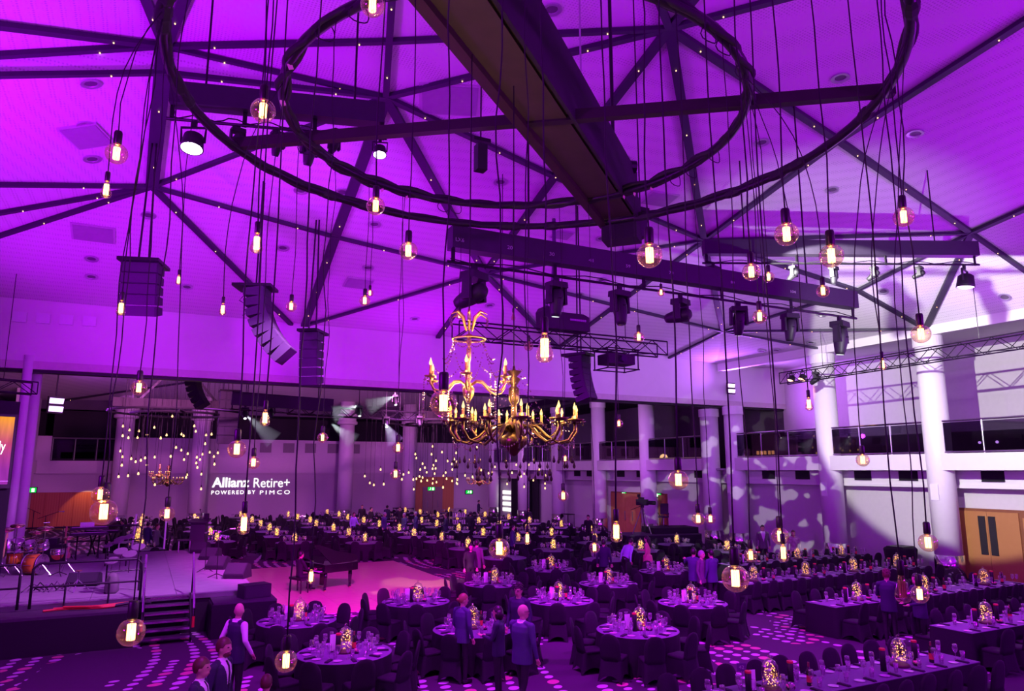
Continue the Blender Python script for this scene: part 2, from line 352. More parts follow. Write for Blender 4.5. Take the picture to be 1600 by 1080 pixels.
# far-hall doors under the gallery
def door(n, label, px0, px1, m):
    d = struct(bpy.data.objects.new('door_%d' % n, None), label, 'door'); COL.objects.link(d)
    a, b = sorted((at_x(px0, 800, 29.4).y, at_x(px1, 800, 29.4).y))
    MB().lim((29.36, a, 0), (29.5, b, 2.75)).build('frame', timber_dark, d)
    mid = (a + b) / 2
    for q0, q1 in ((a + .06, mid - .01), (mid + .01, b - .06)):
        lf = MB().lim((29.3, q0, .02), (29.37, q1, 2.66)).build('door_leaf', m, d)
        MB().lim((29.26, (q0 + mid) / 2 - .03, .9), (29.3, (q0 + mid) / 2 + .03, 1.5)).build('handle', steel, lf)
door(2, 'pale timber doors under the left far green exit sign', 956, 1003, timber)
door(3, 'timber door behind the camera tripod', 1030, 1042, timber)
drk = mat('black_drape', (.012, .01, .014), .95, var=.3)
for k, (p0, p1) in enumerate([(800, 810), (826, 842)]):
    a, b = sorted((at_x(p0, 800, 29.2).y, at_x(p1, 800, 29.2).y)); n = 16; o = MB()
    pts = [(29.2 + .08 * math.sin(i * 1.9), a + (b - a) * i / n) for i in range(n + 1)]
    vs = [(x, y, z) for z in (.02, 3.5) for x, y in pts] + [(x + .03, y, z) for z in (.02, 3.5) for x, y in pts]; N = n + 1
    o.add(vs, [(i, i + 1, N + i + 1, N + i) for i in range(n)] + [(2 * N + i, 3 * N + i, 3 * N + i + 1, 2 * N + i + 1) for i in range(n)])
    tag(o.build('black_drape', drk), ['narrow black drape left of the bright doorway column', 'black drape right of the bright doorway column'][k], 'drape')
ld = struct(MB().lim((29.42, at_x(801, 800, 29.4).y, .02), (29.5, at_x(778, 800, 29.4).y, 3.1)).build('door_4', mat('bright_room', (.6, .6, .6), .6)), 'bright doorway into the servery in the far hall', 'door')
for k in range(4): MB().lim((29.36, at_x(798, 800, 29.4).y, .6 + k * .5), (29.42, at_x(786, 800, 29.4).y, .9 + k * .5)).build('lit_shelf', emis('servery_glow%d' % k, (1, .95, .9), 1.6), ld)
def exit_sign(p, label, ax='x', s=1.0):
    t = thing('exit_sign', label, 'sign', p)
    e = (lambda u, v, q: (q, u, v)) if ax == 'x' else (lambda u, v, q: (u, q, v))
    MB().lim(e(-.28 * s, -.14 * s, 0), e(.28 * s, .14 * s, .08)).build('housing', black, t)
    MB().lim(e(-.24 * s, -.11 * s, -.012), e(.24 * s, .11 * s, 0)).build('lit_face', green_em, t)
    f = MB(); wq = emis('exit_white', (.8, 1, .85), 2.6) if 'exit_white' not in MATS else MATS['exit_white']
    # running figure, doorway and arrow
    f.lim(e(.06 * s, -.08 * s, -.018), e(.17 * s, .08 * s, -.012)); f.build('doorway_mark', wq, t)
    g = MB(); q = -.02
    g.ball(e(-.06 * s, .07 * s, q), .02 * s, 6, 4); g.bar(e(-.06 * s, .05 * s, q), e(-.08 * s, -.02 * s, q), .03 * s, .01)
    g.bar(e(-.08 * s, -.02 * s, q), e(-.03 * s, -.08 * s, q), .02 * s, .01); g.bar(e(-.08 * s, -.02 * s, q), e(-.14 * s, -.07 * s, q), .02 * s, .01); g.bar(e(-.07 * s, .03 * s, q), e(-.01 * s, .0, q), .02 * s, .01)
    g.build('running_figure', wq, t)
exit_sign(at_x(975, 772, 29.35), 'green exit sign between far-hall columns above pale doors')
exit_sign(at_x(1029, 774, 29.35), 'green exit sign right beside the column by the camera platform')
# --- header wall between the halls
YB = 30.0; ZB, ZH = 7.68, 10.2
wh = struct(bpy.data.objects.new('wall_header', None), 'deep white header wall dividing the two halls', 'wall'); COL.objects.link(wh)
MB().lim((-9, YB, ZB + .32), (33.4, YB + .7, ZH + 3)).build('header', plaster, wh)
MB().lim((-9, YB - .04, ZB + .04), (33.4, YB + .74, ZB + .32)).build('edge_trim', mat('trim_cream', (.62, .58, .55), .6), wh)
MB().lim((-9, YB + .15, ZB - .06), (33.4, YB + .55, ZB + .04)).build('track', black, wh)
for k, px in enumerate((31, 68, 104, 140)):
    p = at_y(px, 496 + k * 2.2, YB); tag(MB().box((0, 0, 0), (.42, .12, .36)).build('wall_outlet_box', whitepaint, None, loc=(p.x, YB - .06, p.z)), ['first', 'second', 'third', 'fourth'][k] + ' pale square box from the left on the header wall', 'outlet')
# --- far hall
YF = 63.0
wf = struct(bpy.data.objects.new('wall_far', None), 'pale far wall carrying the projected lettering', 'wall'); COL.objects.link(wf)
MB().lim((-9, YF, 0), (33.4, YF + .3, 3.95)).build('lower_wall', mat('far_paint', (.5, .46, .5), .75, var=.05), wf)
MB().lim((-9, YF - .15, 3.95), (33.4, YF + .3, 6.7)).build('fascia', mat('far_paint_band', (.58, .54, .58), .75, var=.05), wf)
MB().lim((-9, YF + 3.2, 4), (33.4, YF + 3.4, 11)).build('gallery_back', darkvoid, wf)
MB().lim((-9, YF, 8.7), (33.4, YF + 3.3, 11)).build('upper_wall', mat('far_upper', (.09, .07, .11), .8), wf)
FC = []
for px, lab in [(190, 'far column behind the stage at the left'), (311, 'far column left of the projected lettering'), (540, 'far column right of the projected lettering'), (639, 'far column left of the far timber doors')]:
    p = at_y(px, 735, 61.5); c = struct(bpy.data.objects.new('column', None), 'white ' + lab, 'column'); COL.objects.link(c); c.location = (p.x, 61.5, 0); FC.append(p.x)
    MB().lathe([(.62, 0), (.62, 10)], n=24).build('shaft', colm, c, smooth=True)
    MB().lathe([(.65, 0), (.65, .95), (.62, .96)], n=24).build('steel_sleeve', chrome, c, smooth=True)
    MB().lathe([(.62, 8.0), (.85, 8.1), (.85, 8.3), (.74, 8.35), (.74, 8.6), (.85, 8.65), (.85, 8.9), (.62, 9)], n=24).build('capital', colm, c)
for k, (pa, pb) in enumerate([(80, 187)]):
    a, b = at_y(pa, 700, YF - .3).x, at_y(pb, 700, YF - .3).x
    MB().lim((a, YF - .1, 4.9), (b, YF - .2, 8.6)).build('gallery_shade_slab', darkvoid, wf)  # flat dark slab, the shade of the recessed gallery put into its colour
    t = thing('gallery_balustrade', 'far-left gallery glass balustrade above the dark red timber wall', 'balustrade', (a, YF - .25, 4.95))
    MB().cyl((0, 0, 1.6), (b - a, 0, 1.6), .06, 8).build('rail', steel, t)
    for q in range(4): MB().cyl(((b - a) * (q + .05) / 3.1, 0, 0), ((b - a) * (q + .05) / 3.1, 0, 1.55), .035, 6).build('post', steel, t)
    for q in range(3): MB().lim(((b - a) * (q + .1) / 3.1, -.01, .1), ((b - a) * (q + .98) / 3.1, .01, 1.5)).build('glass_panel', glassb, t)
    tw = struct(MB().lim((a - 1.0, YF - .06, 0), (b, YF, 2.6)).build('trim_1', mat('red_timber_lining', (.30, .06, .03), .6, var=.1)), 'dark red timber wall lining behind the stage', 'wall panel')
    for q in range(6): MB().lim((a - .9 + q * (b - a + .9) / 6, YF - .09, .05), (a - .96 + (q + 1) * (b - a + .9) / 6, YF - .06, 2.56)).build('timber_board', stripes('red_board', (.30, .07, .03), (.36, .10, .04), 2, 'X') if q == 0 else MATS['red_board'], tw)
    spot('red_wall_downlight', ((a + b) / 2 + .4, YF - 1.6, 3.6), ((a + b) / 2 + .4, YF, .5), (1, .45, .12), 260, 70, .3, .05)
for k, px in enumerate((415, 451, 485, 520, 554)):
    p = at_y(px, 703, YF - .16); tag(MB().box((0, 0, 0), (.9, .06, .8)).build('air_grille', mat('grey_grille', (.2, .18, .2), .6), None, loc=(p.x, YF - .19, 6.05)), 'small square grille on the far fascia, ' + ['leftmost', 'second', 'middle', 'fourth', 'rightmost'][k] + ' of five', 'vent', 'square grilles on the far fascia')
# far doors (timber bay right of the far column)
fd = struct(bpy.data.objects.new('door_5', None), 'far timber wall bay with double doors', 'door'); COL.objects.link(fd)
a, b = at_y(648, 780, YF).x, at_y(708, 780, YF).x
MB().lim((a, YF - .12, 0), (b, YF, 3.6)).build('timber_surround', timber, fd)
a, b = at_y(659, 790, YF).x, at_y(690, 790, YF).x
for q0, q1 in ((a, (a + b) / 2 - .02), ((a + b) / 2 + .02, b)):
    lf = MB().lim((q0, YF - .2, .02), (q1, YF - .12, 2.7)).build('door_leaf', mat('far_door_paint', (.25, .19, .18), .6), fd)
    MB().lim(((q0 + q1) / 2 - .03, YF - .24, .9), ((q0 + q1) / 2 + .03, YF - .2, 1.5)).build('handle', steel, lf)
exit_sign(at_y(674, 764, YF - .2), 'small exit sign above the far timber doors', 'y', 1.4)
exit_sign(at_y(733, 769, YF - .12), 'green exit sign beside the far tiered chandelier', 'y', 1.4)
exit_sign(at_y(47, 766, 60), 'green exit sign on the left wall beside the pillars', 'y', 1.5)
# --- left wall and partition pillars
wl = struct(bpy.data.objects.new('wall_left', None), 'purple lit left wall with gallery band', 'wall'); COL.objects.link(wl)
MB().lim((-9.3, -12, 0), (-9, 66, 13)).build('wall', greywall, wl)
MB().lim((-9, YB, 4.0), (-6.8, 64, 4.9)).build('gallery_band', plaster, wl)
MB().lim((-7.6, 56, 0), (-6.9, 62.5, 9.5)).build('pier', plaster, wl)
for k, (px, r) in enumerate([(44, .19), (28, .15)]):
    q = [at_y(44, 700, 30.9), at_y(29, 700, 30.0)][k]
    c = struct(bpy.data.objects.new('column', None), ['white round pillar beside the left green exit sign', 'white round pillar next to the big screen'][k], 'column'); COL.objects.link(c); c.location = (q.x, q.y, 0)
    MB().lathe([(r, 0), (r, 8.2)], n=24).build('shaft', colm, c, smooth=True)
    MB().lathe([(r + .02, 1), (r + .02, 1.9), (r, 1.92)], n=24).build('steel_sleeve', chrome, c, smooth=True)
struct(MB().lim((-9, -12.2, 0), (34, -12, 14)).build('wall_back', greywall), 'wall behind the viewpoint', 'wall')
# --- projected lettering, its light built as glowing letters on the far wall
def text_mesh(body, size, offset=0, spacing=1.0, shear=0, extrude=.004):
    c = bpy.data.curves.new('lettering', 'FONT'); c.body = body; c.size = size; c.offset = offset; c.space_character = spacing; c.shear = shear; c.extrude = extrude
    c.resolution_u = 3
    o = bpy.data.objects.new('tmp', c); SC2.collection.objects.link(o); VL2.update()
    me = bpy.data.meshes.new_from_object(o.evaluated_get(VL2.depsgraph)); bpy.data.objects.remove(o); bpy.data.curves.remove(c)
    xs = [v.co.x for v in me.vertices]; ys = [v.co.y for v in me.vertices]
    return me, min(xs), max(xs), min(ys), max(ys)
def fit_text(name, body, p0, p1, m, parent, rot, offset=0, spacing=1.0, world_inv=None):
    """lettering filling the box p0 (lower left) to p1 (upper right) on a wall"""
    me, x0, x1, y0, y1 = text_mesh(body, 1, offset, spacing)
    w = math.hypot(p1[0] - p0[0], p1[1] - p0[1]); h = p1[2] - p0[2]
    sx, sy = w / (x1 - x0), h / (y1 - y0)
    for v in me.vertices: v.co = ((v.co.x - x0) * sx, (v.co.y - y0) * sy, v.co.z)
    me.materials.append(m); o = put(name, me, parent, p0); o.rotation_euler = rot; return o
lit = emis('projected_white', (1, .93, 1), 1.5)  # self-glowing material in place of a projector's light
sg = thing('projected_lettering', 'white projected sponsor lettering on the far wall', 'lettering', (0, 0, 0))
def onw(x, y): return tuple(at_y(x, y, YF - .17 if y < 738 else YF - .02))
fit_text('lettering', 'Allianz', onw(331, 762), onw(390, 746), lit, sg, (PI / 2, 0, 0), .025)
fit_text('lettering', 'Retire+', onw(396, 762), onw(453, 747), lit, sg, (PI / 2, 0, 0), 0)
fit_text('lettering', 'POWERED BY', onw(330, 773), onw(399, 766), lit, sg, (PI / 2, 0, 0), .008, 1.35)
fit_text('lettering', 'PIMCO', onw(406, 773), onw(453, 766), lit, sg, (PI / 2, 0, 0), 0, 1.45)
# ================================================================ CEILING
nodes = dict(A=(258, 68, 13.2), B=(238, 288, 12.2), C=(603, 148, 13.2), D=(757, 424, 11.6), E=(1046, 40, 13.6), F=(1310, 216, 13.2), G=(1517, 361, 12.2), H=(1100, 373, 12.4), I=(1130, 516, 10.9))
NP = {k: at_z(*v) for k, v in nodes.items()}
def bd(px, py): p = at_y(px, py, YB); p.z = ZH; return p
NP['J'] = bd(455, 506); NP['J2'] = bd(476, 508); NP['P'] = bd(684, 528); NP['M'] = bd(872, 545); NP['N'] = bd(1045, 560)
NP['K'] = Vector((28.05, 17.9, 9.95)); NP['L'] = Vector((28.05, 23.2, 9.95))
for k, (x, y, z) in dict(c1=(-9, YB, ZH), c2=(28.05, YB, 10.0), c3=(28.05, 12.7, 9.95), c4=(28.05, -12, 9.95), c5=(-9, -12, 10.2), w1=(-9, 13, 10.4), w2=(-9, 21, 10.4), w3=(-9, 26, 10.3), w4=(-9, 16.5, 10.4), w5=(-9, 9, 10.4),
                         q1=(1.5, 4.5, 13.4), q2=(8, 3.2, 13.8), q3=(15, 3.5, 13.6), q4=(22, 6, 12.4), q5=(-3, 3, 12.6), q6=(3, -6, 12), q7=(14, -6, 12.4), q8=(23, -4, 12)).items(): NP[k] = Vector((x, y, z))
ribs = [('A', 'w1', .20), ('A', 'w4', .20), ('A', 'q5', .20), ('A', 'C', .12), ('A', 'E', .12), ('A', 'B', .34), ('A', 'q1', .22), ('B', 'C', .13), ('B', 'w2', .13), ('B', 'w3', .13), ('B', 'c1', .15), ('B', 'D', .16), ('B', 'J', .18), ('C', 'w4', .12),
        ('C', 'J2', .30), ('C', 'D', .24), ('C', 'H', .17), ('C', 'E', .16), ('C', 'q1', .15), ('D', 'J2', .15), ('D', 'P', .2), ('D', 'M', .22), ('D', 'I', .16), ('D', 'H', .14), ('D', 'E', .22), ('H', 'E', .22), ('H', 'F', .18), ('H', 'G', .16), ('H', 'I', .2), ('H', 'K', .2), ('H', 'M', .18),
        ('F', 'E', .2), ('F', 'q3', .2), ('F', 'G', .2), ('G', 'q4', .24), ('G', 'c3', .16), ('G', 'K', .22), ('G', 'I', .16), ('I', 'N', .13), ('I', 'K', .13), ('I', 'L', .15), ('E', 'q1', .16), ('E', 'q2', .18), ('E', 'q3', .16), ('q1', 'q5', .2), ('q1', 'q2', .2), ('q2', 'q3', .2), ('q3', 'q4', .2), ('q2', 'q6', .2), ('q3', 'q7', .2), ('q4', 'q8', .2), ('q4', 'c3', .2)]
keys = list(NP); vid = {k: i for i, k in enumerate(keys)}
v2 = [Vector((NP[k].x, NP[k].y)) for k in keys]
outer = ['c1', 'J', 'J2', 'P', 'M', 'N', 'c2', 'L', 'K', 'c3', 'c4', 'c5', 'w5', 'w1', 'w4', 'w2', 'w3']
edges = [(vid[a], vid[b]) for a, b, _ in ribs]
res = delaunay_2d_cdt(v2, edges, [], 0, 1e-4)
ov, oe, of, orig_v = res[0], res[1], res[2], res[3]
def zint(p):
    best = None
    for a, b, _ in ribs:
        A, B = NP[a], NP[b]; d = Vector((B.x - A.x, B.y - A.y)); q = Vector((p.x - A.x, p.y - A.y)); t = q.dot(d) / d.length_squared
        if -.001 <= t <= 1.001 and (q - d * t).length < .02:
            z = A.z + (B.z - A.z) * t; best = z if best is None else (best + z) / 2
    return 11 if best is None else best
cv = []
for i, p in enumerate(ov):
    ids = orig_v[i]; cv.append(Vector((p.x, p.y, NP[keys[ids[0]]].z if ids else zint(p))))
def ceil_mat():
    m = mat('perforated_ceiling', (.72, .70, .72), .85, var=0, spec=.1); nt = m.node_tree; b = nt.nodes['Principled BSDF']; L = nt.links.new
    tc = nt.nodes.new('ShaderNodeTexCoord'); vo = nt.nodes.new('ShaderNodeTexVoronoi'); vo.inputs['Scale'].default_value = 14; vo.inputs['Randomness'].default_value = .15
    rp = nt.nodes.new('ShaderNodeValToRGB'); L(tc.outputs['Object'], vo.inputs[0]); L(vo.outputs['Distance'], rp.inputs[0])
    rp.color_ramp.elements[0].position = .18; rp.color_ramp.elements[0].color = (.50, .48, .50, 1); rp.color_ramp.elements[1].position = .38; rp.color_ramp.elements[1].color = (.72, .70, .72, 1)
    L(rp.outputs[0], b.inputs['Base Color']); return m
cm = bpy.data.meshes.new('ceiling'); cm.from_pydata([tuple(v) for v in cv], [], [tuple(reversed(f)) for f in of]); cm.materials.append(ceil_mat())
ceil = struct(put('ceiling', cm), 'white faceted ceiling of perforated panels crossed by dark ribs', 'ceiling')
CB = BVHTree.FromPolygons(cv, [tuple(f) for f in of])
ribm = mat('dark_rib', (.035, .028, .05), .6, var=.15)
starm = emis('rib_light_glow', (1, .55, .25), 3.5)
star = MB().ball((0, 0, 0), .017, 6, 4).mesh('rib_light', starm)
rnd = random.Random(3)
for a, b, w in ribs:
    A, B = NP[a], NP[b]; dn = Vector((0, 0, -.07)); d2 = Vector((B.x - A.x, B.y - A.y)); on = []
    for v in cv:
        q = Vector((v.x - A.x, v.y - A.y)); t = q.dot(d2) / d2.length_squared
        if -.001 <= t <= 1.001 and (q - d2 * t).length < .02: on.append((t, v))
    on.sort(key=lambda e: e[0]); rb = MB()
    for (_, u), (_, v) in zip(on[:-1], on[1:]): rb.bar(u + dn, v + dn, w, .1)
    r = rb.build('rib', ribm, ceil)
    n = max(2, int((B - A).length / 2.3))
    for k in range(n):
        t = (k + .35 + .3 * rnd.random()) / n
        for (t0, u), (t1, v) in zip(on[:-1], on[1:]):
            if t0 <= t <= t1: put('rib_light', star, r, u.lerp(v, (t - t0) / (t1 - t0)) + Vector((0, 0, -.135))); break
def ceil_hit(px, py):
    h = CB.ray_cast(_C, ray(px, py).normalized()); return h[0], h[1]
dl_m = [mat('downlight_rim', (.55, .55, .58), .3, .6), mat('downlight_well', (.12, .11, .13), .4)]
dm = MB().lathe([(.0, -.005), (.13, -.005), (.14, -.03), (.21, -.035), (.21, 0)], n=16).mesh('downlight', dl_m[0]); dw = MB().lathe([(0, -.012), (.125, -.012), (.125, -.004)], n=14).mesh('well', dl_m[1])
DL = [(142, 130), (135, 196), (144, 248), (470, 297), (232, 336 + 0), (143, 404), (143, 432), (292, 448), (442, 387), (862, 14), (782, 284), (974, 249), (1190, 222), (1313, 121), (1430, 208), (1300, 296), (1190, 372 + 30), (1380, 455), (1570, 464), (1283, 491), (1267, 535), (648, 498), (765, 477), (940, 437), (905, 420 + 40), (1213, 547), (585, 350), (575, 418), (870, 458), (1190, 548), (975, 455 + 30), (940, 372), (535, 300)]
ONES = ['', 'first', 'second', 'third', 'fourth', 'fifth', 'sixth', 'seventh', 'eighth', 'ninth', 'tenth', 'eleventh', 'twelfth', 'thirteenth', 'fourteenth', 'fifteenth', 'sixteenth', 'seventeenth', 'eighteenth', 'nineteenth']
def ordinal(n):
    if n < 20: return ONES[n]
    t, u = divmod(n, 10); return {2: 'twent', 3: 'thirt', 4: 'fort', 5: 'fift'}[t] + ('ieth' if u == 0 else 'y-' + ONES[u])
DL.sort()
for k, (x, y) in enumerate(DL):
    h, n = ceil_hit(x, y)
    if h is None: continue
    if n.z > 0: n = -n
    o = thing('ceiling_downlight', ordinal(k + 1) + ' round recessed ceiling downlight counted from the left of the picture', 'downlight', h, 0, 'recessed ceiling downlights'); o.rotation_euler = (-n).to_track_quat('Z', 'Y').to_euler()
    put('rim', dm, o); put('well', dw, o)
for k, (x, y, s, lab) in enumerate([(136, 212, .55, 'flat rectangular ceiling vent below the left downlights'), (146, 364, .6, 'square ceiling panel at the left above the speakers'), (703, 155, .75, 'square ceiling panel beside the dark beam'), (560, 442, .5, 'square ceiling hatch beside the two small bulbs'), (878, 366, .35, 'small square sign panel under the beam end'), (1030, 310, .5, 'square ceiling panel above the long lighting bar')]):
    h, n = ceil_hit(x, y)
    if n.z > 0: n = -n
    t = thing('ceiling_panel', lab, 'vent', h); t.rotation_euler = n.to_track_quat('Z', 'Y').to_euler()
    MB().box((0, 0, .02), (2 * s, 2 * s * .8, .05)).build('frame', mat('panel_frame', (.5, .48, .5), .6), t)
    MB().box((0, 0, .05), (1.8 * s, 1.8 * s * .8, .02)).build('insert', mat('panel_insert', (.34, .31, .36), .7), t)
# far-hall ceiling
fc = MB().add([(-9, YB + .7, 10.4), (28.3, YB + .7, 10.0), (28.3, YF + 3, 9.6), (-9, YF + 3, 9.0), (4, 40, 11.2), (16, 44, 11.4), (4, 54, 10.6), (20, 56, 10.8)], [(0, 4, 1), (1, 4, 5), (1, 5, 7), (1, 7, 2), (5, 6, 7), (4, 6, 5), (0, 6, 4), (0, 3, 6), (3, 2, 7), (3, 7, 6)])
fco = struct(fc.build('ceiling_far', MATS['perforated_ceiling']), 'white faceted ceiling of the far hall', 'ceiling')
for a, b in [(0, 4), (4, 5), (1, 5), (4, 6), (0, 6), (3, 6), (6, 7), (5, 7), (2, 7), (5, 6)]:
    A, B = Vector(fc.v[a]), Vector(fc.v[b]); r = MB().bar(A - Vector((0, 0, .07)), B - Vector((0, 0, .07)), .2, .1).build('rib', ribm, fco)
    for k in range(5): put('rib_light', star, r, A.lerp(B, (k + .5) / 5) + Vector((0, 0, -.14)))
FB = BVHTree.FromPolygons([Vector(v) for v in fc.v], fc.f)
def far_top(q): h = FB.ray_cast(Vector(q), Vector((0, 0, 1)))[0]; return h.z if h else 10
# ================================================================ RING RIG OVERHEAD
ZR = 8.2; OC, OR = Vector((3.66, 6.68, ZR)), 3.80; IC, IR = Vector((3.62, 7.02, ZR + .02)), 2.62
rig = thing('ring_lighting_rig', 'black steel beam carrying two concentric cable-wrapped rings overhead', 'lighting rig', (OC.x, OC.y, 0))
def ring_pts(c, r, n, wob=0, ph=0, dz=0): return [Vector((c.x + (r + wob * math.sin(7 * t + ph) + wob * .6 * math.sin(17 * t + ph * 2)) * math.cos(t) - OC.x, c.y + (r + wob * math.sin(7 * t + ph) + wob * .6 * math.sin(17 * t + ph * 2)) * math.sin(t) - OC.y, c.z + dz + wob * math.cos(11 * t + ph))) for t in (2 * PI * i / n for i in range(n))]
MB().tube(ring_pts(OC, OR, 96), .055, 8, closed=True).build('outer_ring', blackmetal, rig, True)
MB().tube(ring_pts(IC, IR, 80), .055, 8, closed=True).build('inner_ring', blackmetal, rig, True)
for k in range(4):
    MB().tube(ring_pts(OC, OR, 150, .035, k * 1.7, .01), .022 + .004 * k, 6, closed=True).build('wrapped_cable', blackrubber, rig, True)
    MB().tube(ring_pts(IC, IR, 130, .045, k * 2.1, .01), .024 + .004 * k, 6, closed=True).build('wrapped_cable', blackrubber, rig, True)
rr = random.Random(11)
tie = mat('paper_tag', (.75, .62, .45), .7)
for k in range(46):
    c, r = ((OC, OR), (IC, IR))[k % 2]; t = rr.random() * 2 * PI
    p = Vector((c.x + r * math.cos(t) - OC.x, c.y + r * math.sin(t) - OC.y, ZR))
    if k % 4 == 3: MB().box(p + Vector((0, 0, -.05)), (.05, .004, .06), rot=(0, .4, t)).build('cable_tag', tie, rig)
    elif k % 4 == 1: MB().tube([p + Vector((.09 * math.cos(a), .02 * math.cos(a * 2), -.08 + .09 * math.sin(a))) for a in (i * PI / 6 for i in range(12))], .006, 5, closed=True).build('cable_loop', blackrubber, rig)
    else: MB().tube([p + Vector((.3 * s * -math.sin(t), .3 * s * math.cos(t), 0)) for s in (-.5, -.2, .2, .5)], [.05, .075, .07, .05], 8).build('cable_wrap', blackrubber, rig)
# main beam
b0, b1 = at_z(650, 0, ZR), at_z(940, 352, ZR); bd_ = (b1 - b0).normalized(); b0 = b0 - bd_ * 2.2
bs = bd_.cross(Vector((0, 0, 1))).normalized()      # towards the right
o_ = Vector((OC.x, OC.y, 0))
def bx_(a, b, s0, s1, z0, z1):
    vs = [p + bs * s + Vector((0, 0, z)) - o_ for p in (a, b) for s, z in ((s0, z0), (s1, z0), (s1, z1), (s0, z1))]
    return MB().add(vs, [(0, 1, 2, 3), (7, 6, 5, 4), (0, 4, 5, 1), (1, 5, 6, 2), (2, 6, 7, 3), (3, 7, 4, 0)])
def under_beam(px, py, side=.25):
    r = ray(px, py); q = b0 + bs * side; A = np.array([[r.x, -bd_.x], [r.y, -bd_.y]]); t = np.linalg.solve(A, np.array([q.x, q.y])); return at_d(px, py, float(t[0]))
bx_(b0, b1, .0, .62, .06, .62).build('beam', mat('beam_black', (.020, .014, .016), .6, var=.25), rig)
bx_(b0, b1, -.02, .10, -.06, .08).build('track_rail', mat('rail_bronze', (.09, .055, .05), .35, .7), rig)
bx_(b0, b1, .10, .56, .02, .06).build('bottom_plate', mat('plate_brown', (.05, .03, .028), .6, var=.3), rig)
bx_(b0, b1 - bd_ * .2, .62, .66, -.02, .74).build('side_drape', mat('drape_black', (.012, .009, .014), .9, var=.3), rig)
bx_(b1 - bd_ * .1, b1 + bd_ * .3, .02, .60, -.30, .45).build('end_drape', MATS['drape_black'], rig)
c0, c1 = at_z(360, 226, ZR + .06), at_z(1397, 141, ZR + .06)
MB().bar(c0 - o_, c1 - o_, .11, .13).build('cross_bar', mat('bar_black', (.03, .02, .024), .45, .4), rig)
# hoist at the end of the beam
hp = at_z(960, 300, ZR + .3)
MB().box(hp - o_ + Vector((0, 0, .1)), (.26, .22, .6)).build('hoist', blackmetal, rig)
MB().cyl(hp - o_ + Vector((-.1, 0, .42)), hp - o_ + Vector((.32, -.14, .42)), .1, 12).build('hoist_motor', blackmetal, rig)
top, _n = ceil_hit(953, 20)
MB().cyl(hp - o_ + Vector((0, 0, .4)), Vector((hp.x, hp.y, 13.2)) - o_, .03, 8).build('hoist_chain', blackmetal, rig)
for s in (-1.5, 1.0):
    q = OC + bd_ * s + bs * .3; MB().cyl(Vector((q.x, q.y, ZR + .6)) - o_, Vector((q.x, q.y, 13.2)) - o_, .012, 6).build('suspension_wire', steel, rig)
# ================================================================ PENDANT BULBS
bulb_glass = thin_glass('amber_glow_glass', (1, .88, .72), .05, .65, .03)
def add_translucent(m, col, f):
    nt = m.node_tree; out = nt.nodes['Material Output']; src = out.inputs[0].links[0].from_socket
    tr = nt.nodes.new('ShaderNodeBsdfTranslucent'); tr.inputs[0].default_value = (*col, 1); x = nt.nodes.new('ShaderNodeMixShader'); x.inputs[0].default_value = f
    nt.links.new(src, x.inputs[1]); nt.links.new(tr.outputs[0], x.inputs[2]); nt.links.new(x.outputs[0], out.inputs[0])
add_translucent(bulb_glass, (1, .46, .10), .016)  # amber translucence puts the bloom of the bulb into the glass
filam = emis('hot_filament', (1, .60, .22), 6.5)
filam_off = mat('cold_filament', (.5, .35, .2), .4, .8)
holder_m = mat('bakelite_black', (.012, .009, .008), .45, var=.2)
brass = mat('bulb_cap_brass', (.55, .36, .14), .3, 1)
def globe_prof(R): # neck on top, z=0 at the neck
    pr = [(R * .30, 0), (R * .30, -.10 * R)]
    for i in range(1, 13):
        t = math.radians(25 + (180 - 25) * i / 12); pr.append((max(R * math.sin(t), 1e-6), -1.0 * R + R * math.cos(t)))
    return pr
def pear_prof(R): # R = widest radius
    k = [(.36, 0), (.38, -.25), (.46, -.7), (.62, -1.25), (.80, -1.8), (.95, -2.3), (1, -2.7), (.96, -3.0), (.82, -3.25), (.55, -3.42), (.25, -3.5), (1e-6, -3.52)]
    return [(R * a, R * b) for a, b in k]
BM = {}
def bulb_meshes(kind, lit):
    key = (kind, lit)
    if key in BM: return BM[key]
    R = 1.0
    if kind == 'G':
        g = MB().lathe(globe_prof(R), n=24).mesh('glass_bulb', bulb_glass, True); h0, h1, fr = -.42, -1.56, .25; hr = .37; hh = 1.28
    else:
        g = MB().lathe(pear_prof(R), n=20).mesh('glass_bulb', bulb_glass, True); h0, h1, fr = -.75, -2.85, .38; hr = .46; hh = 1.9
    pts = []
    for i in range(10):
        a = 2 * PI * i / 10; p = (fr * math.cos(a), fr * math.sin(a))
        pts += [(p[0], p[1], h0), (p[0], p[1], h1)] if i % 2 == 0 else [(p[0], p[1], h1), (p[0], p[1], h0)]
    f = MB().tube(pts, .05 if kind == 'G' else .085, 5).mesh('filament', filam if lit else filam_off)
    st = MB(); st.cyl((0, 0, -.05), (0, 0, h0 + .1), .07, 6); st.cyl((0, 0, h0), (0, 0, h1), .03, 5); st = st.mesh('stem', mat('glass_stem', (.6, .45, .3), .2))
    h = MB().lathe([(hr * .5, hh), (hr * .85, hh - .04), (hr, hh - .2), (hr, .02), (hr * .9, -.06)], n=14).mesh('lamp_holder', holder_m, True)
    cp = MB().lathe([(hr * .8, .0), (hr * .84, -.06), (hr * .78, -.16), (hr * .7, -.2)], n=14).mesh('bulb_cap', brass, True)
    BM[key] = (g, f, st, h, cp, hh); return BM[key]
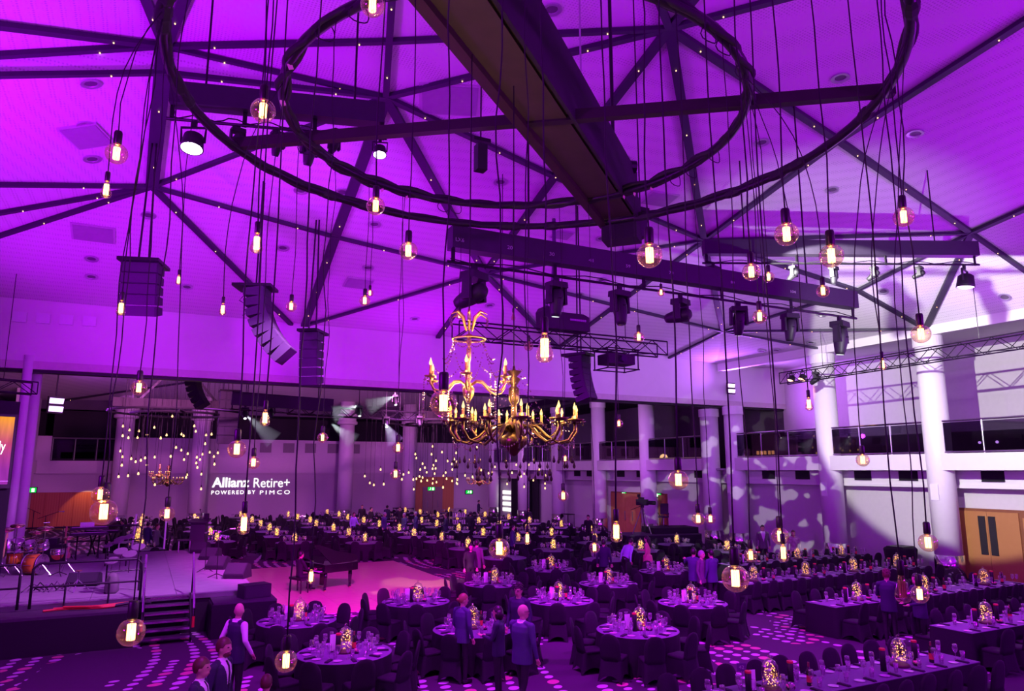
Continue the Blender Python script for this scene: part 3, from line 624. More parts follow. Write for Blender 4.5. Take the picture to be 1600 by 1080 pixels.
def ring_depths(px, py):
    """distances at which the sight line through a pixel passes under the rings or the beam"""
    r = ray(px, py); out = []
    for c, R in ((OC, OR), (IC, IR)):
        a = r.x ** 2 + r.y ** 2; b = -2 * (r.x * c.x + r.y * c.y); cc = c.x ** 2 + c.y ** 2 - R * R; D = b * b - 4 * a * cc
        if D > 0: out += [(-b - math.sqrt(D)) / (2 * a), (-b + math.sqrt(D)) / (2 * a)]
        else: out.append(-b / (2 * a))
    return [d for d in out if d > 2.5]
# pixel x, y of the bulb centre, width in pixels, kind, lit, label
PEND = [(582, 8, 37, 'G', 1, 'globe bulb pendant cut by the top edge left of the beam'), (411, 173, 38, 'G', 1, 'globe bulb pendant hanging tight under the inner ring'), (182, 240, 33, 'G', 1, 'globe bulb pendant just above the tilted teardrop bulb at the left'),
 (166, 297, 16, 'S', 1, 'teardrop bulb pendant just below a globe bulb at the left'), (587, 322, 29, 'G', 1, 'globe bulb pendant in front of the far arc of the outer ring'), (638, 392, 29, 'G', 1, 'globe bulb pendant beside the left end of the long lighting bar'),
 (401, 381, 19, 'S', 1, 'stubby bulb pendant above the curved speaker array'), (279, 438, 9, 'S', 1, 'tiny teardrop pendant right of the hanging speaker block'), (348, 484, 11, 'S', 1, 'small teardrop pendant left of the curved speaker array'), (455, 479, 17, 'G', 1, 'small globe pendant right of the curved speaker array'),
 (189, 482, 14, 'S', 1, 'teardrop pendant overlapping the hanging speaker block'), (570, 470, 17, 'G', 1, 'lower of two small globe pendants close together by the header'), (578, 458, 11, 'G', 1, 'upper and smaller of two globe pendants close together'),
 (1015, 399, 40, 'G', 1, 'big globe pendant in front of the long lighting bar'), (1229, 366, 37, 'G', 1, 'big globe pendant above the left end of the right lighting bar'), (1299, 400, 37, 'G', 1, 'big globe pendant in front of the right lighting bar'), (1412, 339, 31, 'G', 1, 'globe pendant at the far right of the rings'),
 (1174, 425, 28, 'G', 1, 'globe pendant overlapping the right half of the long lighting bar'), (1201, 433, 17, 'G', 1, 'small dim globe pendant just right of a bigger one on the lighting bar'), (1286, 455, 20, 'G', 1, 'globe pendant near the right end of the long lighting bar'), (1187, 495, 22, 'G', 1, 'globe pendant between two black moving heads'),
 (1033, 457, 12, 'G', 1, 'small globe pendant left of the open-faced moving head'), (998, 527, 17, 'G', 1, 'globe pendant over the short truss with the projector'), (851, 545, 27, 'S', 1, 'large pale teardrop pendant right of the crystal chandelier'), (1439, 522, 29, 'G', 1, 'globe pendant in front of the white column top'),
 (1379, 570, 11, 'S', 1, 'thin teardrop pendant in front of the gallery truss'), (1264, 632, 12, 'S', 1, 'thin teardrop pendant below the orange stage lights'), (1348, 719, 20, 'G', 1, 'globe pendant in front of the gallery fascia'), (693, 630, 43, 'G', 1, 'big globe pendant overlapping the gilt chandelier'),
 (217, 606, 24, 'G', 1, 'globe pendant just under the header edge at the left'), (414, 654, 15, 'S', 1, 'teardrop pendant in front of the far hall rigging'), (370, 702, 28, 'G', 1, 'globe pendant above the left part of the projected lettering'), (396, 723, 20, 'G', 1, 'smaller globe pendant right above the projected lettering'),
 (504, 684, 16, 'G', 1, 'small globe pendant left of the far round column'), (622, 700, 18, 'G', 1, 'upper globe pendant in front of the far right column'), (618, 741, 17, 'G', 1, 'lower globe pendant in front of the far right column'), (718, 493, 12, 'G', 1, 'tiny globe pendant at the crown of the gilt chandelier'),
 (157, 773, 26, 'G', 1, 'globe pendant half hidden behind a bigger one over the stage'), (162, 800, 40, 'G', 1, 'big globe pendant over the keyboards on the stage'), (261, 803, 23, 'G', 1, 'globe pendant left of the lectern'), (381, 820, 19, 'S', 1, 'teardrop pendant below the projected lettering'), (486, 902, 13, 'S', 1, 'teardrop pendant in front of the grand piano'),
 (205, 988, 42, 'G', 1, 'big globe pendant in front of the stage steps'), (447, 1033, 34, 'G', 1, 'low globe pendant in front of the nearest round table'), (780, 857, 33, 'G', 1, 'big globe pendant over the middle of the tables'), (824, 842, 11, 'S', 1, 'small teardrop pendant among the far tables'), (880, 775, 17, 'G', 1, 'globe pendant beside the splash of patterned light'),
 (883, 717, 12, 'G', 1, 'small globe pendant right of the black chandelier drops'), (967, 662, 13, 'G', 1, 'small globe pendant in front of the far gallery glass'), (963, 832, 19, 'S', 1, 'tall teardrop pendant in front of the man in a pale shirt'), (929, 856, 17, 'G', 1, 'globe pendant left of the tall teardrop one'), (1060, 750, 31, 'G', 1, 'globe pendant above the video camera'),
 (1091, 811, 20, 'G', 1, 'left of two globe pendants beside the camera platform'), (1110, 811, 16, 'G', 1, 'right of two globe pendants beside the camera platform'), (1149, 904, 42, 'G', 1, 'biggest low globe pendant in front of the hugging pair'), (1173, 868, 21, 'G', 1, 'globe pendant partly behind the biggest low one'),
 (1219, 838, 27, 'G', 1, 'globe pendant in front of the woman in a patterned dress'), (1224, 865, 16, 'S', 1, 'teardrop pendant directly under a globe near the far guests'), (1450, 848, 28, 'G', 1, 'globe pendant in front of the column sleeve by the doors'), (1410, 922, 24, 'S', 0, 'unlit clear teardrop pendant in front of the two staff'), (1437, 929, 27, 'G', 1, 'low globe pendant in front of the two staff at the right'),
 (826, 541, 15, 'G', 0, 'unlit small globe pendant left of the large pale teardrop'), (802, 495, 7, 'S', 0, 'small unlit bulb pendant above the crystal chandelier')]
cr = random.Random(5)
for (px, py, wpx, kind, lit, lab) in PEND:
    R0 = .0625 if kind == 'G' else .034
    d0 = FPX * 2 * R0 / wpx
    ds = ring_depths(px, py); d = min(ds, key=lambda q: abs(math.log(q / d0)))
    R = wpx * d / FPX / 2
    c = at_d(px, py, d)                      # centre of the bulb
    zneck = c.z + (R if kind == 'G' else 1.9 * R)
    g, f, st, h, cp, hh = bulb_meshes(kind, lit)
    t = thing('bulb_pendant', ('lit ' if lit else '') + lab, 'pendant lamp', (c.x, c.y, zneck), cr.random() * 6, 'bare filament bulbs hung from the ring rig')
    for nm, me in (('lamp_holder', h), ('bulb_cap', cp)):
        o = put(nm, me, t); o.scale = (R, R, R)
    gb = put('glass_bulb', g, t); gb.scale = (R, R, R)
    put('filament', f, gb); put('stem', st, gb)
    Lc = ZR - zneck - hh * R
    n = max(4, int(Lc / .22)); ax, ay, ph, ph2 = cr.uniform(.008, .022), cr.uniform(.006, .018), cr.random() * 6, cr.random() * 6
    fr1, fr2 = cr.uniform(2.2, 4.2), cr.uniform(1.2, 2.8); pts = []
    for i in range(n + 1):
        z = Lc * i / n; e = min(1, i / 2, (n - i) / 2 + .3)
        pts.append((e * (ax * math.sin(fr1 * z + ph) + .6 * ax * math.sin(2.3 * fr1 * z)), e * (ay * math.sin(fr2 * z + ph2)), hh * R + z))
    best = min(((OC, OR), (IC, IR)), key=lambda q: abs(math.hypot(c.x - q[0].x, c.y - q[0].y) - q[1])); vx, vy = c.x - best[0].x, c.y - best[0].y; dl = math.hypot(vx, vy)
    ex, ey = best[0].x + vx / dl * best[1] - c.x, best[0].y + vy / dl * best[1] - c.y; rz_ = t.rotation_euler.z
    ex, ey = ex * math.cos(-rz_) - ey * math.sin(-rz_), ex * math.sin(-rz_) + ey * math.cos(-rz_)
    pts = [(q[0] + ex * (i / n) ** 3, q[1] + ey * (i / n) ** 3, q[2]) for i, q in enumerate(pts)]
    MB().tube(pts, .0048, 5).build('cord', blackrubber, t, True)
    if lit: point('bulb_light', (c.x, c.y, c.z), (1, .55, .2), 2.2 * (R / .06) ** 2, R * .3)
# ================================================================ CHANDELIERS
crystal = thin_glass('cut_crystal', (.95, .85, .70), .35, .9, .06)
darkcrystal = mat('smoky_crystal', (.05, .035, .03), .12, .3, var=.3, spec=.9)
flame_m = emis('candle_flame', (1, .60, .17), 3.6)
candle_m = mat('candle_sleeve', (.62, .36, .07), .5)
darkgilt = mat('dark_gilt', (.16, .10, .04), .36, .9, var=.3)
flame_me = MB().lathe([(1e-6, 0), (.5, .12), (.8, .35), (.85, .6), (.6, 1.05), (.3, 1.5), (.1, 1.85), (1e-6, 2)], n=10).mesh('flame_bulb', flame_m, True)
def drop_mesh(m): return MB().lathe([(1e-6, 0), (.25, -.2), (.45, -.9), (.9, -1.7), (1, -2.1), (.8, -2.6), (.3, -2.95), (1e-6, -3)], n=6).mesh('crystal_drop', m)
dropC, dropD = drop_mesh(crystal), drop_mesh(darkcrystal)
bead_me = MB().ball((0, 0, 0), 1, 6, 4).mesh('bead', crystal)
def chandelier(label, c, R, narms, mm, dropm, ztop, tiers, seed, slim=1.0):
    t = thing('chandelier', label, 'chandelier', c); r = random.Random(seed)
    # stem turned like a baluster
    pr = [(1e-6, -.34 * R), (.06 * R, -.32 * R), (.11 * R, -.26 * R), (.24 * R, -.16 * R), (.26 * R, -.06 * R), (.12 * R, 0), (.07 * R, .06 * R), (.16 * R, .14 * R), (.06 * R, .24 * R), (.05 * R, .42 * R), (.10 * R, .48 * R), (.10 * R, .66 * R), (.05 * R, .7 * R), (.13 * R, .80 * R), (.06 * R, .84 * R), (.15 * R, .92 * R), (.03 * R, .94 * R), (.02 * R, 1.0 * R)]
    MB().lathe([(a * slim, b) for a, b in pr], n=16).build('stem', mm, t, True)
    MB().cyl((0, 0, R), (0, 0, ztop - c[2]), .006, 6).build('suspension_cable', blackmetal, t)
    for ti, (rad, z0, n, a0) in enumerate(tiers):
        for k in range(n):
            a = a0 + 2 * PI * k / n + r.uniform(-.05, .05); ca, sa = math.cos(a), math.sin(a)
            P = lambda q, z: (q * rad * ca, q * rad * sa, z0 + z * rad)
            arm = MB().tube([P(.08, -.05), P(.22, .04), P(.38, .02), P(.55, -.14), P(.74, -.24), P(.9, -.2), P(1.0, -.06), P(1.0, .06)], [.024 * rad] * 8, 6).build('arm', mm, t, True)
            x, y, z = P(1, .06)
            MB().lathe([(.03 * rad, 0), (.12 * rad, .02 * rad), (.15 * rad, .05 * rad), (.05 * rad, .04 * rad), (.04 * rad, .1 * rad)], (x, y, z), 10).build('drip_pan', mm, arm, True)
            MB().cyl((x, y, z + .05 * rad), (x, y, z + .05 * rad + .09), .013, 8).build('candle', candle_m, arm)
            f = put('flame_bulb', flame_me, arm, (x, y, z + .05 * rad + .09)); f.scale = (.017, .017, .035)
            for j in range(5):
                b = 2 * PI * j / 5; o = put('crystal_drop', dropm, arm, (x + .13 * rad * math.cos(b), y + .13 * rad * math.sin(b), z + .03 * rad)); s = .009 * r.uniform(.8, 1.2); o.scale = (s, s, s * 1.3)
            if k % 2 == ti % 2:
                o = put('crystal_drop', dropm, arm, P(.74, -.27)); o.scale = (.014, .014, .02)
    return t
def swag(t, p, q, sag, n, s=.007):
    p, q = Vector(p), Vector(q); u = MB()
    for i in range(n + 1):
        f = i / n; v = p.lerp(q, f); u.ball((v.x, v.y, v.z - sag * 4 * f * (1 - f)), s, 6, 4)
    o = u.build('bead_chain', crystal, t); o['kind'] = 'stuff'; return o
cL = under_beam(803, 677)
lo = chandelier('large dark crystal chandelier with two rings of lit candle bulbs', cL, .66, 12, darkgilt, dropD, ZR + .1, [(.62, .05, 12, .2), (.42, .06, 6, .4)], 4, .8)
for k in range(12):
    a = .2 + 2 * PI * k / 12; b = .2 + 2 * PI * (k + 1) / 12
    swag(lo, (.6 * math.cos(a), .6 * math.sin(a), -.02), (.6 * math.cos(b), .6 * math.sin(b), -.02), .13, 14, .008)
    swag(lo, (.08 * math.cos(a), .08 * math.sin(a), .62), (.55 * math.cos(a), .55 * math.sin(a), .02), .16, 16, .007)
    for j, rr_ in ((0, .58), (1, .36)):
        for q in range(2):
            o = put('crystal_drop', dropD, lo, (rr_ * math.cos(a + .26 * q), rr_ * math.sin(a + .26 * q), -.22 - .12 * j - .05 * q)); o.scale = (.016, .016, .024)
            MB().cyl((rr_ * math.cos(a + .26 * q), rr_ * math.sin(a + .26 * q), -.22 - .12 * j - .05 * q), (rr_ * math.cos(a + .26 * q), rr_ * math.sin(a + .26 * q), -.10), .0018, 4).build('drop_wire', black, lo)
cU = under_beam(732, 602, .1)
up = chandelier('gilt crystal chandelier with leafy crown hanging above the dark one', cU, .50, 6, gold, dropC, ZR, [(.38, .02, 6, .1)], 9, .42)
for k in range(6):
    a = .1 + 2 * PI * k / 6; b = .1 + 2 * PI * (k + 1) / 6
    # crown leaves with drops
    L = MB().tube([(.03 * math.cos(a), .03 * math.sin(a), .50), (.06 * math.cos(a), .06 * math.sin(a), .62), (.12 * math.cos(a), .12 * math.sin(a), .67), (.19 * math.cos(a), .19 * math.sin(a), .63)], [.008, .017, .012, .003], 6).build('crown_leaf', gold, up, True)
    o = put('crystal_drop', dropC, L, (.19 * math.cos(a), .19 * math.sin(a), .62)); o.scale = (.016, .016, .022)
    swag(up, (.15 * math.cos(a), .15 * math.sin(a), .42), (.15 * math.cos(b), .15 * math.sin(b), .42), .05, 9, .008)
    swag(up, (.15 * math.cos(a), .15 * math.sin(a), .42), (.26 * math.cos(a), .26 * math.sin(a), .22), .07, 10, .008)
    swag(up, (.16 * math.cos(a), .16 * math.sin(a), .36), (.33 * math.cos(b), .33 * math.sin(b), .12), .12, 14, .008)
    for q, rr_ in ((0, .28), (.5, .4)):
        x, y = rr_ * math.cos(a + q), rr_ * math.sin(a + q)
        swag(up, (x, y, .05), (x, y, -.25), 0, 13, .008)
        o = put('crystal_drop', dropC, up, (x, y, -.26)); o.scale = (.012, .012, .02)
MB().tube([(.15 * math.cos(2 * PI * i / 20), .15 * math.sin(2 * PI * i / 20), .42) for i in range(20)], .008, 6, closed=True).build('crown_ring', gold, up, True)
for k in range(6):
    a = .2 + k * PI / 3; point('chandelier_glow', (cL.x + .62 * math.cos(a), cL.y + .62 * math.sin(a), cL.z + .26), (1, .58, .2), 22, .05)
for k in range(3):
    a = .1 + k * 2 * PI / 3; point('chandelier_glow', (cU.x + .38 * math.cos(a), cU.y + .38 * math.sin(a), cU.z + .22), (1, .58, .2), 14, .04)
# ================================================================ LIGHTING BARS AND FIXTURES
lens_off = mat('dark_lens', (.05, .05, .07), .08, .2, spec=.9)
lens_dim = emis('lens_glint', (.9, .95, 1), 1.2)
violet_em = emis('violet_wash_lens', (.75, .45, 1), 6)
orange_em = emis('orange_lamp_face', (1, .5, .3), 4)
mark = mat('white_marking', (.35, .33, .36), .6, var=0)
def moving_head(label, p, s=1.0, yaw=0, tilt=0, lens=None, open_face=False, clamp_to=None):
    """hangs from p (the pipe); tilt 0 points straight down"""
    t = thing('moving_head_light', label, 'stage light', p, yaw)
    MB().bar((0, 0, 0), (0, 0, -.16 * s), .06 * s, .14 * s).build('clamp', blackmetal, t)
    m = MB(); m.box((0, 0, -.22 * s), (.46 * s, .34 * s, .14 * s), taper=.96); m.build('base', black, t)
    for e in (-1, 1):
        MB().box((e * .22 * s, 0, -.47 * s), (.07 * s, .2 * s, .42 * s), taper=.85).build('yoke_arm', black, t)
    if p[1] > 30: MB().cyl((0, 0, 0), (0, 0, far_top(p) - p[2]), .02, 5).build('drop_rod', blackmetal, t)
    hd = bpy.data.objects.new('head', MB().lathe([(.10 * s, .26 * s), (.15 * s, .2 * s), (.175 * s, .05 * s), (.17 * s, -.1 * s), (.13 * s, -.34 * s), (.105 * s, -.42 * s), (.1 * s, -.42 * s)], n=14).mesh('head', black, True)); COL.objects.link(hd)
    hd.parent = t; hd.location = (0, 0, -.56 * s); hd.rotation_euler = (tilt, 0, 0)
    MB().lathe([(1e-6, -.425 * s), (.09 * s, -.425 * s), (.1 * s, -.41 * s)], n=14).build('lens', lens or lens_off, hd)
    MB().tube([(.1 * s * math.cos(a), .19 * s * math.sin(a), .02 * s) for a in (2 * PI * i / 12 for i in range(12))], .012 * s, 5, closed=True).build('trim_ring', blackmetal, hd)
    return t
def wash_light(label, p, s=1.0, yaw=0, tilt=0, lens=None):
    t = thing('wash_light', label, 'stage light', p, yaw)
    MB().bar((0, 0, 0), (0, 0, -.14 * s), .06 * s, .12 * s).build('clamp', blackmetal, t)
    MB().tube([(-.24 * s, 0, -.5 * s), (-.26 * s, 0, -.16 * s), (.26 * s, 0, -.16 * s), (.24 * s, 0, -.5 * s)], .03 * s, 6).build('yoke', black, t)
    hd = bpy.data.objects.new('lamp_can', MB().lathe([(.12 * s, .22 * s), (.2 * s, .16 * s), (.23 * s, -.08 * s), (.24 * s, -.16 * s), (.21 * s, -.15 * s)], n=16).mesh('lamp_can', black, True)); COL.objects.link(hd)
    hd.parent = t; hd.location = (0, 0, -.5 * s); hd.rotation_euler = (tilt, 0, 0)
    MB().lathe([(1e-6, -.2 * s), (.14 * s, -.19 * s), (.215 * s, -.155 * s)], n=16).build('lens', lens or lens_off, hd)
    return t
def light_bar(label, a, b, hgt=.42, marks=()):
    t = thing('lighting_bar', label, 'lighting bar', a); d = Vector(b) - Vector(a); n = d.normalized()
    MB().bar((0, 0, 0), d, .28, hgt).build('box_beam', mat('bar_housing', (.022, .016, .03), .5, var=.2), t)
    MB().cyl(n * -.05 + Vector((0, 0, -hgt / 2 - .24)), d + n * .05 + Vector((0, 0, -hgt / 2 - .24)), .028, 8).build('pipe', blackmetal, t)
    k = max(3, int(d.length / 2))
    for i in range(k + 1):
        p = d * ((i + .03) / (k + .06)); MB().bar(p + Vector((0, 0, -hgt / 2)), p + Vector((0, 0, -hgt / 2 - .27)), .03, .07).build('pipe_hanger', blackmetal, t)
    for i in (0, 1):
        p = d * (.15 + .7 * i); tp = Vector(a) + p; h = CB.ray_cast(tp, Vector((0, 0, 1)))[0] if tp.y < YB else FB.ray_cast(tp, Vector((0, 0, 1)))[0]; zt = (h.z - tp.z) if h else 3
        MB().cyl(p + Vector((0, 0, hgt / 2)), p + Vector((0, 0, zt)), .02, 6).build('suspension_rod', blackmetal, t)
    MB().tube([d * (i / 30) + Vector((.02 * math.sin(i * 2.1), -.03, -hgt / 2 - .19 - .04 * math.sin(i * 1.3))) for i in range(31)], .012, 5).build('power_cable', blackrubber, t)
    return t, d, n
xa, xb = at_y(703, 383, 11.75), at_y(1333, 462, 11.75); zb_ = (xa.z + xb.z) / 2
barA, dA, nA = light_bar('long black lighting bar across the middle with numbered markings', Vector((xa.x, 11.75, zb_)), Vector((xb.x, 11.75, zb_)))
for px, s, hgt in ((712, 'LX6', .1), (793, '20', .1), (859, '30', .1), (920, '41', .09), (978, '59', .09), (1045, '70', .09), (1140, '80', .09), (1232, '104', .09)):
    x = at_y(px, 400, 11.6).x - xa.x; o = fit_text('marking', s, (x, -.143, -.09), (x + .055 * len(s), -.143, -.09 + hgt * .7), mark, barA, (PI / 2, 0, 0))
zp = zb_ - .45
def onbar(px, z=zp, Y=11.75): return Vector((at_y(px, 420, Y).x, Y, z))
moving_head('black moving head at the left end of the long bar', onbar(741), 1.0, .5, 1.25)
moving_head('slim black moving head second from the left on the long bar', onbar(869), .82, .1, .12, lens_dim)
moving_head('tapered black moving head in the middle of the long bar', onbar(967), .85, .2, -.1)
moving_head('open-faced moving head right of the middle of the long bar', onbar(1061), .85, .4, 1.5)
moving_head('moving head with bright white lens on the long bar', onbar(1150), .78, -.5, .35, emis('bright_lens', (1, 1, 1), 4))
moving_head('black moving head second from the right end of the long bar', onbar(1229), .78, -.2, .2)
moving_head('black moving head at the right end of the long bar', onbar(1305), .98, .3, .12, lens_dim)
ra, rb = at_z(1099, 387, 10.4), at_z(1525, 390, 10.4)
barR, dR, nR = light_bar('hazy lighting bar at the upper right above the gallery truss', ra, rb, .42)
def onr(px): t = (px - 1099) / (1525 - 1099); p = ra.lerp(rb, t); return Vector((p.x, p.y, 10.4 - .45))
moving_head('small moving head at the left end of the right bar', onr(1113), .7, .3, 1.4)
moving_head('small moving head left of centre on the right bar', onr(1237), .55, .3, .9)
moving_head('drooping moving head in the middle of the right bar', onr(1299), .6, .3, .1)
moving_head('small moving head right of centre on the right bar', onr(1362), .55, .3, 1.0)
moving_head('tiny moving head third from the right on the right bar', onr(1433), .5, .3, 1.2)
wash_light('bright violet wash light at the right end of the right bar', onr(1503), 1.0, .3, .12, violet_em)
la, lb = at_z(268, 148, 10.4), at_z(601, 181, 10.4)
barL, dL, nL = light_bar('hazy lighting bar at the upper left behind the rings', la, lb, .38)
fit_text('marking', 'LX4', (.15, -.147, -.08), (.45, -.147, .04), mark, barL, (PI / 2, 0, math.atan2(dL.y, dL.x)))
def onl(px): t = (px - 268) / (601 - 268); p = la.lerp(lb, t); return Vector((p.x, p.y, 10.4 - .43))
wash_light('brightest violet wash light at the left end of the left bar', onl(305), .78, -.4, -.22, emis('violet_white_lens', (.86, .66, 1), 14))
moving_head('small square moving head left on the left bar', onl(371), .5, .2, 1.3)
moving_head('small moving head behind the inner ring on the left bar', onl(432), .5, .2, .4)
moving_head('long moving head in the middle of the left bar', onl(483), .62, .2, .3)
moving_head('small moving head right of centre on the left bar', onl(521), .42, .2, 1.2)
wash_light('smaller violet wash light at the right end of the left bar', onl(595), .5, -.3, -.25, emis('violet_lens_small', (.86, .7, 1), 9))
spot('left_wash_beam', at_z(330, 235, 9.6), (4, 22, 10.5), (.6, .25, 1), 500, 70, .9, .15)
spot('right_wash_beam', onr(1503) + Vector((0, 0, -.8)), (27, 14, 7.5), (.75, .45, 1), 900, 70, .8, .15)
# flood lights on the walls
def flood(label, p, yaw, s=1):
    t = thing('flood_light', label, 'flood light', p, yaw)
    MB().box((0, .06 * s, 0), (.55 * s, .1 * s, .62 * s)).build('housing', black, t)
    if s > 1.2: MB().cyl((0, .12, .2), (0, .12, 3.2), .04, 6).build('mounting_pole', blackmetal, t)
    for z in (-.15, .15):
        MB().box((0, 0, z * s), (.5 * s, .03 * s, .2 * s), rot=(.25, 0, 0)).build('lamp_face', emis('flood_violet', (.75, .42, 1), 3) if 'flood_violet' not in MATS else MATS['flood_violet'], t)
p = at_y(1143, 607, YB - .3); flood('twin-panel violet flood light on the header wall at the right', p, 0, 1)
spot('flood_beam', p + Vector((0, -.3, 0)), (22, 24, 11.5), (.5, .12, 1), 1500, 130, .8, .2)
spot('flood_beam', p + Vector((.1, -.5, .3)), (33, 25.5, 8.4), (.5, .14, 1), 1300, 110, .8, .2)
p = at_y(88, 633, 50); flood('twin-panel violet flood light in the far hall at the left', p, .6, 1.6)
spot('flood_beam', p + Vector((.3, -.2, 0)), (4, 46, 11.5), (.5, .06, 1), 2600, 130, .8, .2)
# ================================================================ TRUSSES
def truss(label, a, b, w=.4, h=.4, n=None, r=.025):
    a, b = Vector(a), Vector(b); t = thing('lighting_truss', label, 'truss', a); d = b - a; L = d.length; u = d.normalized(); s = u.cross(Vector((0, 0, 1))).normalized(); z = Vector((0, 0, 1))
    n = n or max(4, int(L / .55)); tm = mat('truss_black', (.03, .025, .035), .4, .5)
    for i in (-1, 1):
        for j in (-1, 1): MB().cyl(s * i * w / 2 + z * j * h / 2, d + s * i * w / 2 + z * j * h / 2, r, 6).build('chord', tm, t)
    for k in range(n):
        p, q = d * (k / n), d * ((k + 1) / n); e = 1 if k % 2 else -1
        for i in (-1, 1): MB().cyl(p + s * i * w / 2 + z * e * h / 2, q + s * i * w / 2 - z * e * h / 2, r * .6, 5).build('brace', tm, t)
        MB().cyl(p + s * e * w / 2 - z * h / 2, q - s * e * w / 2 - z * h / 2, r * .6, 5).build('brace', tm, t)
    for e in (0, 1):
        for i in (-1, 1): MB().cyl(d * e + s * i * w / 2 - z * h / 2, d * e + s * i * w / 2 + z * h / 2, r * .8, 5).build('end_post', tm, t)
    for e in (.2, .8):
        tp = a + d * e; hh = (CB if tp.y < YB else FB).ray_cast(tp, z)[0]; zt = (hh.z - tp.z) if hh else 2.3
        MB().cyl(d * e + z * h / 2, d * e + z * zt, .012, 5).build('hanging_wire', blackmetal, t)
    return t
ta, tb = at_y(712, 518, 17.7), at_y(1035, 553, 17.7); zt_ = 7.95
truss('short black truss behind the chandeliers carrying the black unit', (ta.x, 17.7, zt_), (tb.x, 17.7, zt_), .5, .42)
truss('long truss running along the right gallery in front of the columns', at_x(1224, 592, 26.4), at_x(1640, 525, 26.4), .5, .5)
# black unit with hose on the short truss
p = at_y(880, 512, 17.6); t = thing('black_unit', 'black ribbed unit with corrugated hose standing on the short truss', 'equipment', (p.x, 17.6, zt_ + .25))
MB().prism([(-.75, 0), (.75, 0), (.75, .42), (.55, .5), (-.45, .5), (-.55, .62), (-.7, .64), (-.78, .5)], -.25, .25, mtx=Matrix.Rotation(PI / 2, 4, 'X')).build('body', mat('unit_black', (.02, .018, .022), .5, var=.2), t)
for k in range(8): MB().lathe([(.035, 0), (.035, .02), (.02, .02)], (.1 + k * .07, -.26, .3), 8, axis=Matrix.Rotation(PI / 2, 3, 'X')).build('vent_ring', steel, t)
hp_ = [(-.5, .0, .5), (-.55, .05, .8), (-.42, .05, 1.1), (-.3, .05, 1.5), (-.25, .05, 2.2), (-.25, .05, 3.4)]
MB().tube([Vector(hp_[0]).lerp(Vector(hp_[1]), 0)] + [Vector(q) for q in hp_[1:]], .06, 8).build('hose', mat('hose_grey', (.12, .10, .16), .5), t, True)
# projector in a cage
p = at_y(963, 568, 17.7); t = thing('caged_projector', 'black projector in an open cage under the short truss', 'projector', (p.x, 17.7, p.z))
MB().box((0, 0, .1), (.95, .6, .3)).build('body', black, t)
MB().cyl((0, -.3, .1), (0, -.42, .1), .1, 12).build('lens', lens_off, t)
for x in (-.55, .55):
    for y in (-.35, .35): MB().cyl((x, y, -.2), (x, y, .4), .02, 5).build('cage_post', blackmetal, t)
for z in (-.2, .4):
    for y in (-.35, .35): MB().cyl((-.6, y, z), (.6, y, z), .02, 5).build('cage_rail', blackmetal, t)
    for x in (-.55, .55): MB().cyl((x, -.4, z), (x, .4, z), .02, 5).build('cage_rail', blackmetal, t)
MB().cyl((0, 0, .4), (0, 0, zt_ - p.z), .03, 6).build('mount', blackmetal, t)
# lamps on the gallery truss
for k, (px, py, s, lz, lab) in enumerate([(1237, 592, .7, orange_em, 'left orange stage lamp on the gallery truss'), (1254, 590, .7, orange_em, 'right orange stage lamp on the gallery truss')]):
    q = at_x(px, py, 26.4); wash_light(lab, (26.4, q.y, q.z + .35), s, 1.2, .5, lz)
q = at_x(1275, 590, 26.4); moving_head('grey moving head beside the orange lamps on the gallery truss', (26.4, q.y, q.z + .35), .75, .4, .9)
q = at_x(1245, 598, 26.6); spot('orange_beam', (26.6, q.y, q.z - .1), (33, 27.5, 7), (1, .35, .2), 160, 60, .6, .1)
# ================================================================ LINE-ARRAY SPEAKERS
spk = mat('speaker_black', (.018, .015, .024), .6, var=.2)
grillm = mat('speaker_grille', (.03, .026, .036), .7, var=.3, scale=60)
def line_array(label, p, n, w, hcab, dcab, yaw, curve, tilt0=0, bumper=True):
    """p is the top pick-up point; cabinets face local -y and curl under as they go down"""
    t = thing('line_array_speaker', label, 'speaker', p, yaw)
    if bumper: MB().box((0, .05, .04), (w * 1.1, dcab * 1.9, .08)).build('fly_frame', blackmetal, t)
    pos = Vector((0, 0, 0)); ang = tilt0
    for i in range(n):
        dirn = Vector((0, math.sin(ang), -math.cos(ang)))
        c = pos + dirn * hcab / 2; R = Matrix.Rotation(ang, 3, 'X')
        cab = MB().add([R @ Vector(v) + c for v in [(-w / 2, -dcab / 2, -hcab / 2), (w / 2, -dcab / 2, -hcab / 2), (w / 2, dcab / 2, -hcab * .36), (-w / 2, dcab / 2, -hcab * .36), (-w / 2, -dcab / 2, hcab / 2), (w / 2, -dcab / 2, hcab / 2), (w / 2, dcab / 2, hcab * .36), (-w / 2, dcab / 2, hcab * .36)]], [(3, 2, 1, 0), (4, 5, 6, 7), (0, 1, 5, 4), (1, 2, 6, 5), (2, 3, 7, 6), (3, 0, 4, 7)]).build('cabinet', spk, t)
        MB().box(R @ Vector((0, -dcab / 2 - .008, 0)) + c, (w * .94, .015, hcab * .86), rot=R).build('front_grille', grillm, cab)
        pos += dirn * hcab * 1.015; ang += curve
    h = (CB if p[1] < YB else FB).ray_cast(Vector(p), Vector((0, 0, 1)))[0]; zt = (h.z - p[2]) if h else 2.3
    for x in (-.12, .12): MB().cyl((x, 0, .05), (x * .4, 0, zt), .025, 6).build('hanging_chain', blackmetal, t)
    MB().tube([(w * .3, dcab * .6, 0), (w * .32, dcab * 1.0, -hcab), (w * .3, dcab * .7 + n * curve * .3, -2 * hcab), (w * .3, dcab * .8, -2.6 * hcab)], .012, 5).build('signal_cable', blackrubber, t)
    return t
line_array('hanging speaker block seen from the front at the left', at_d(224, 414, 17.5), 5, .85, .25, .5, -.3, .05)
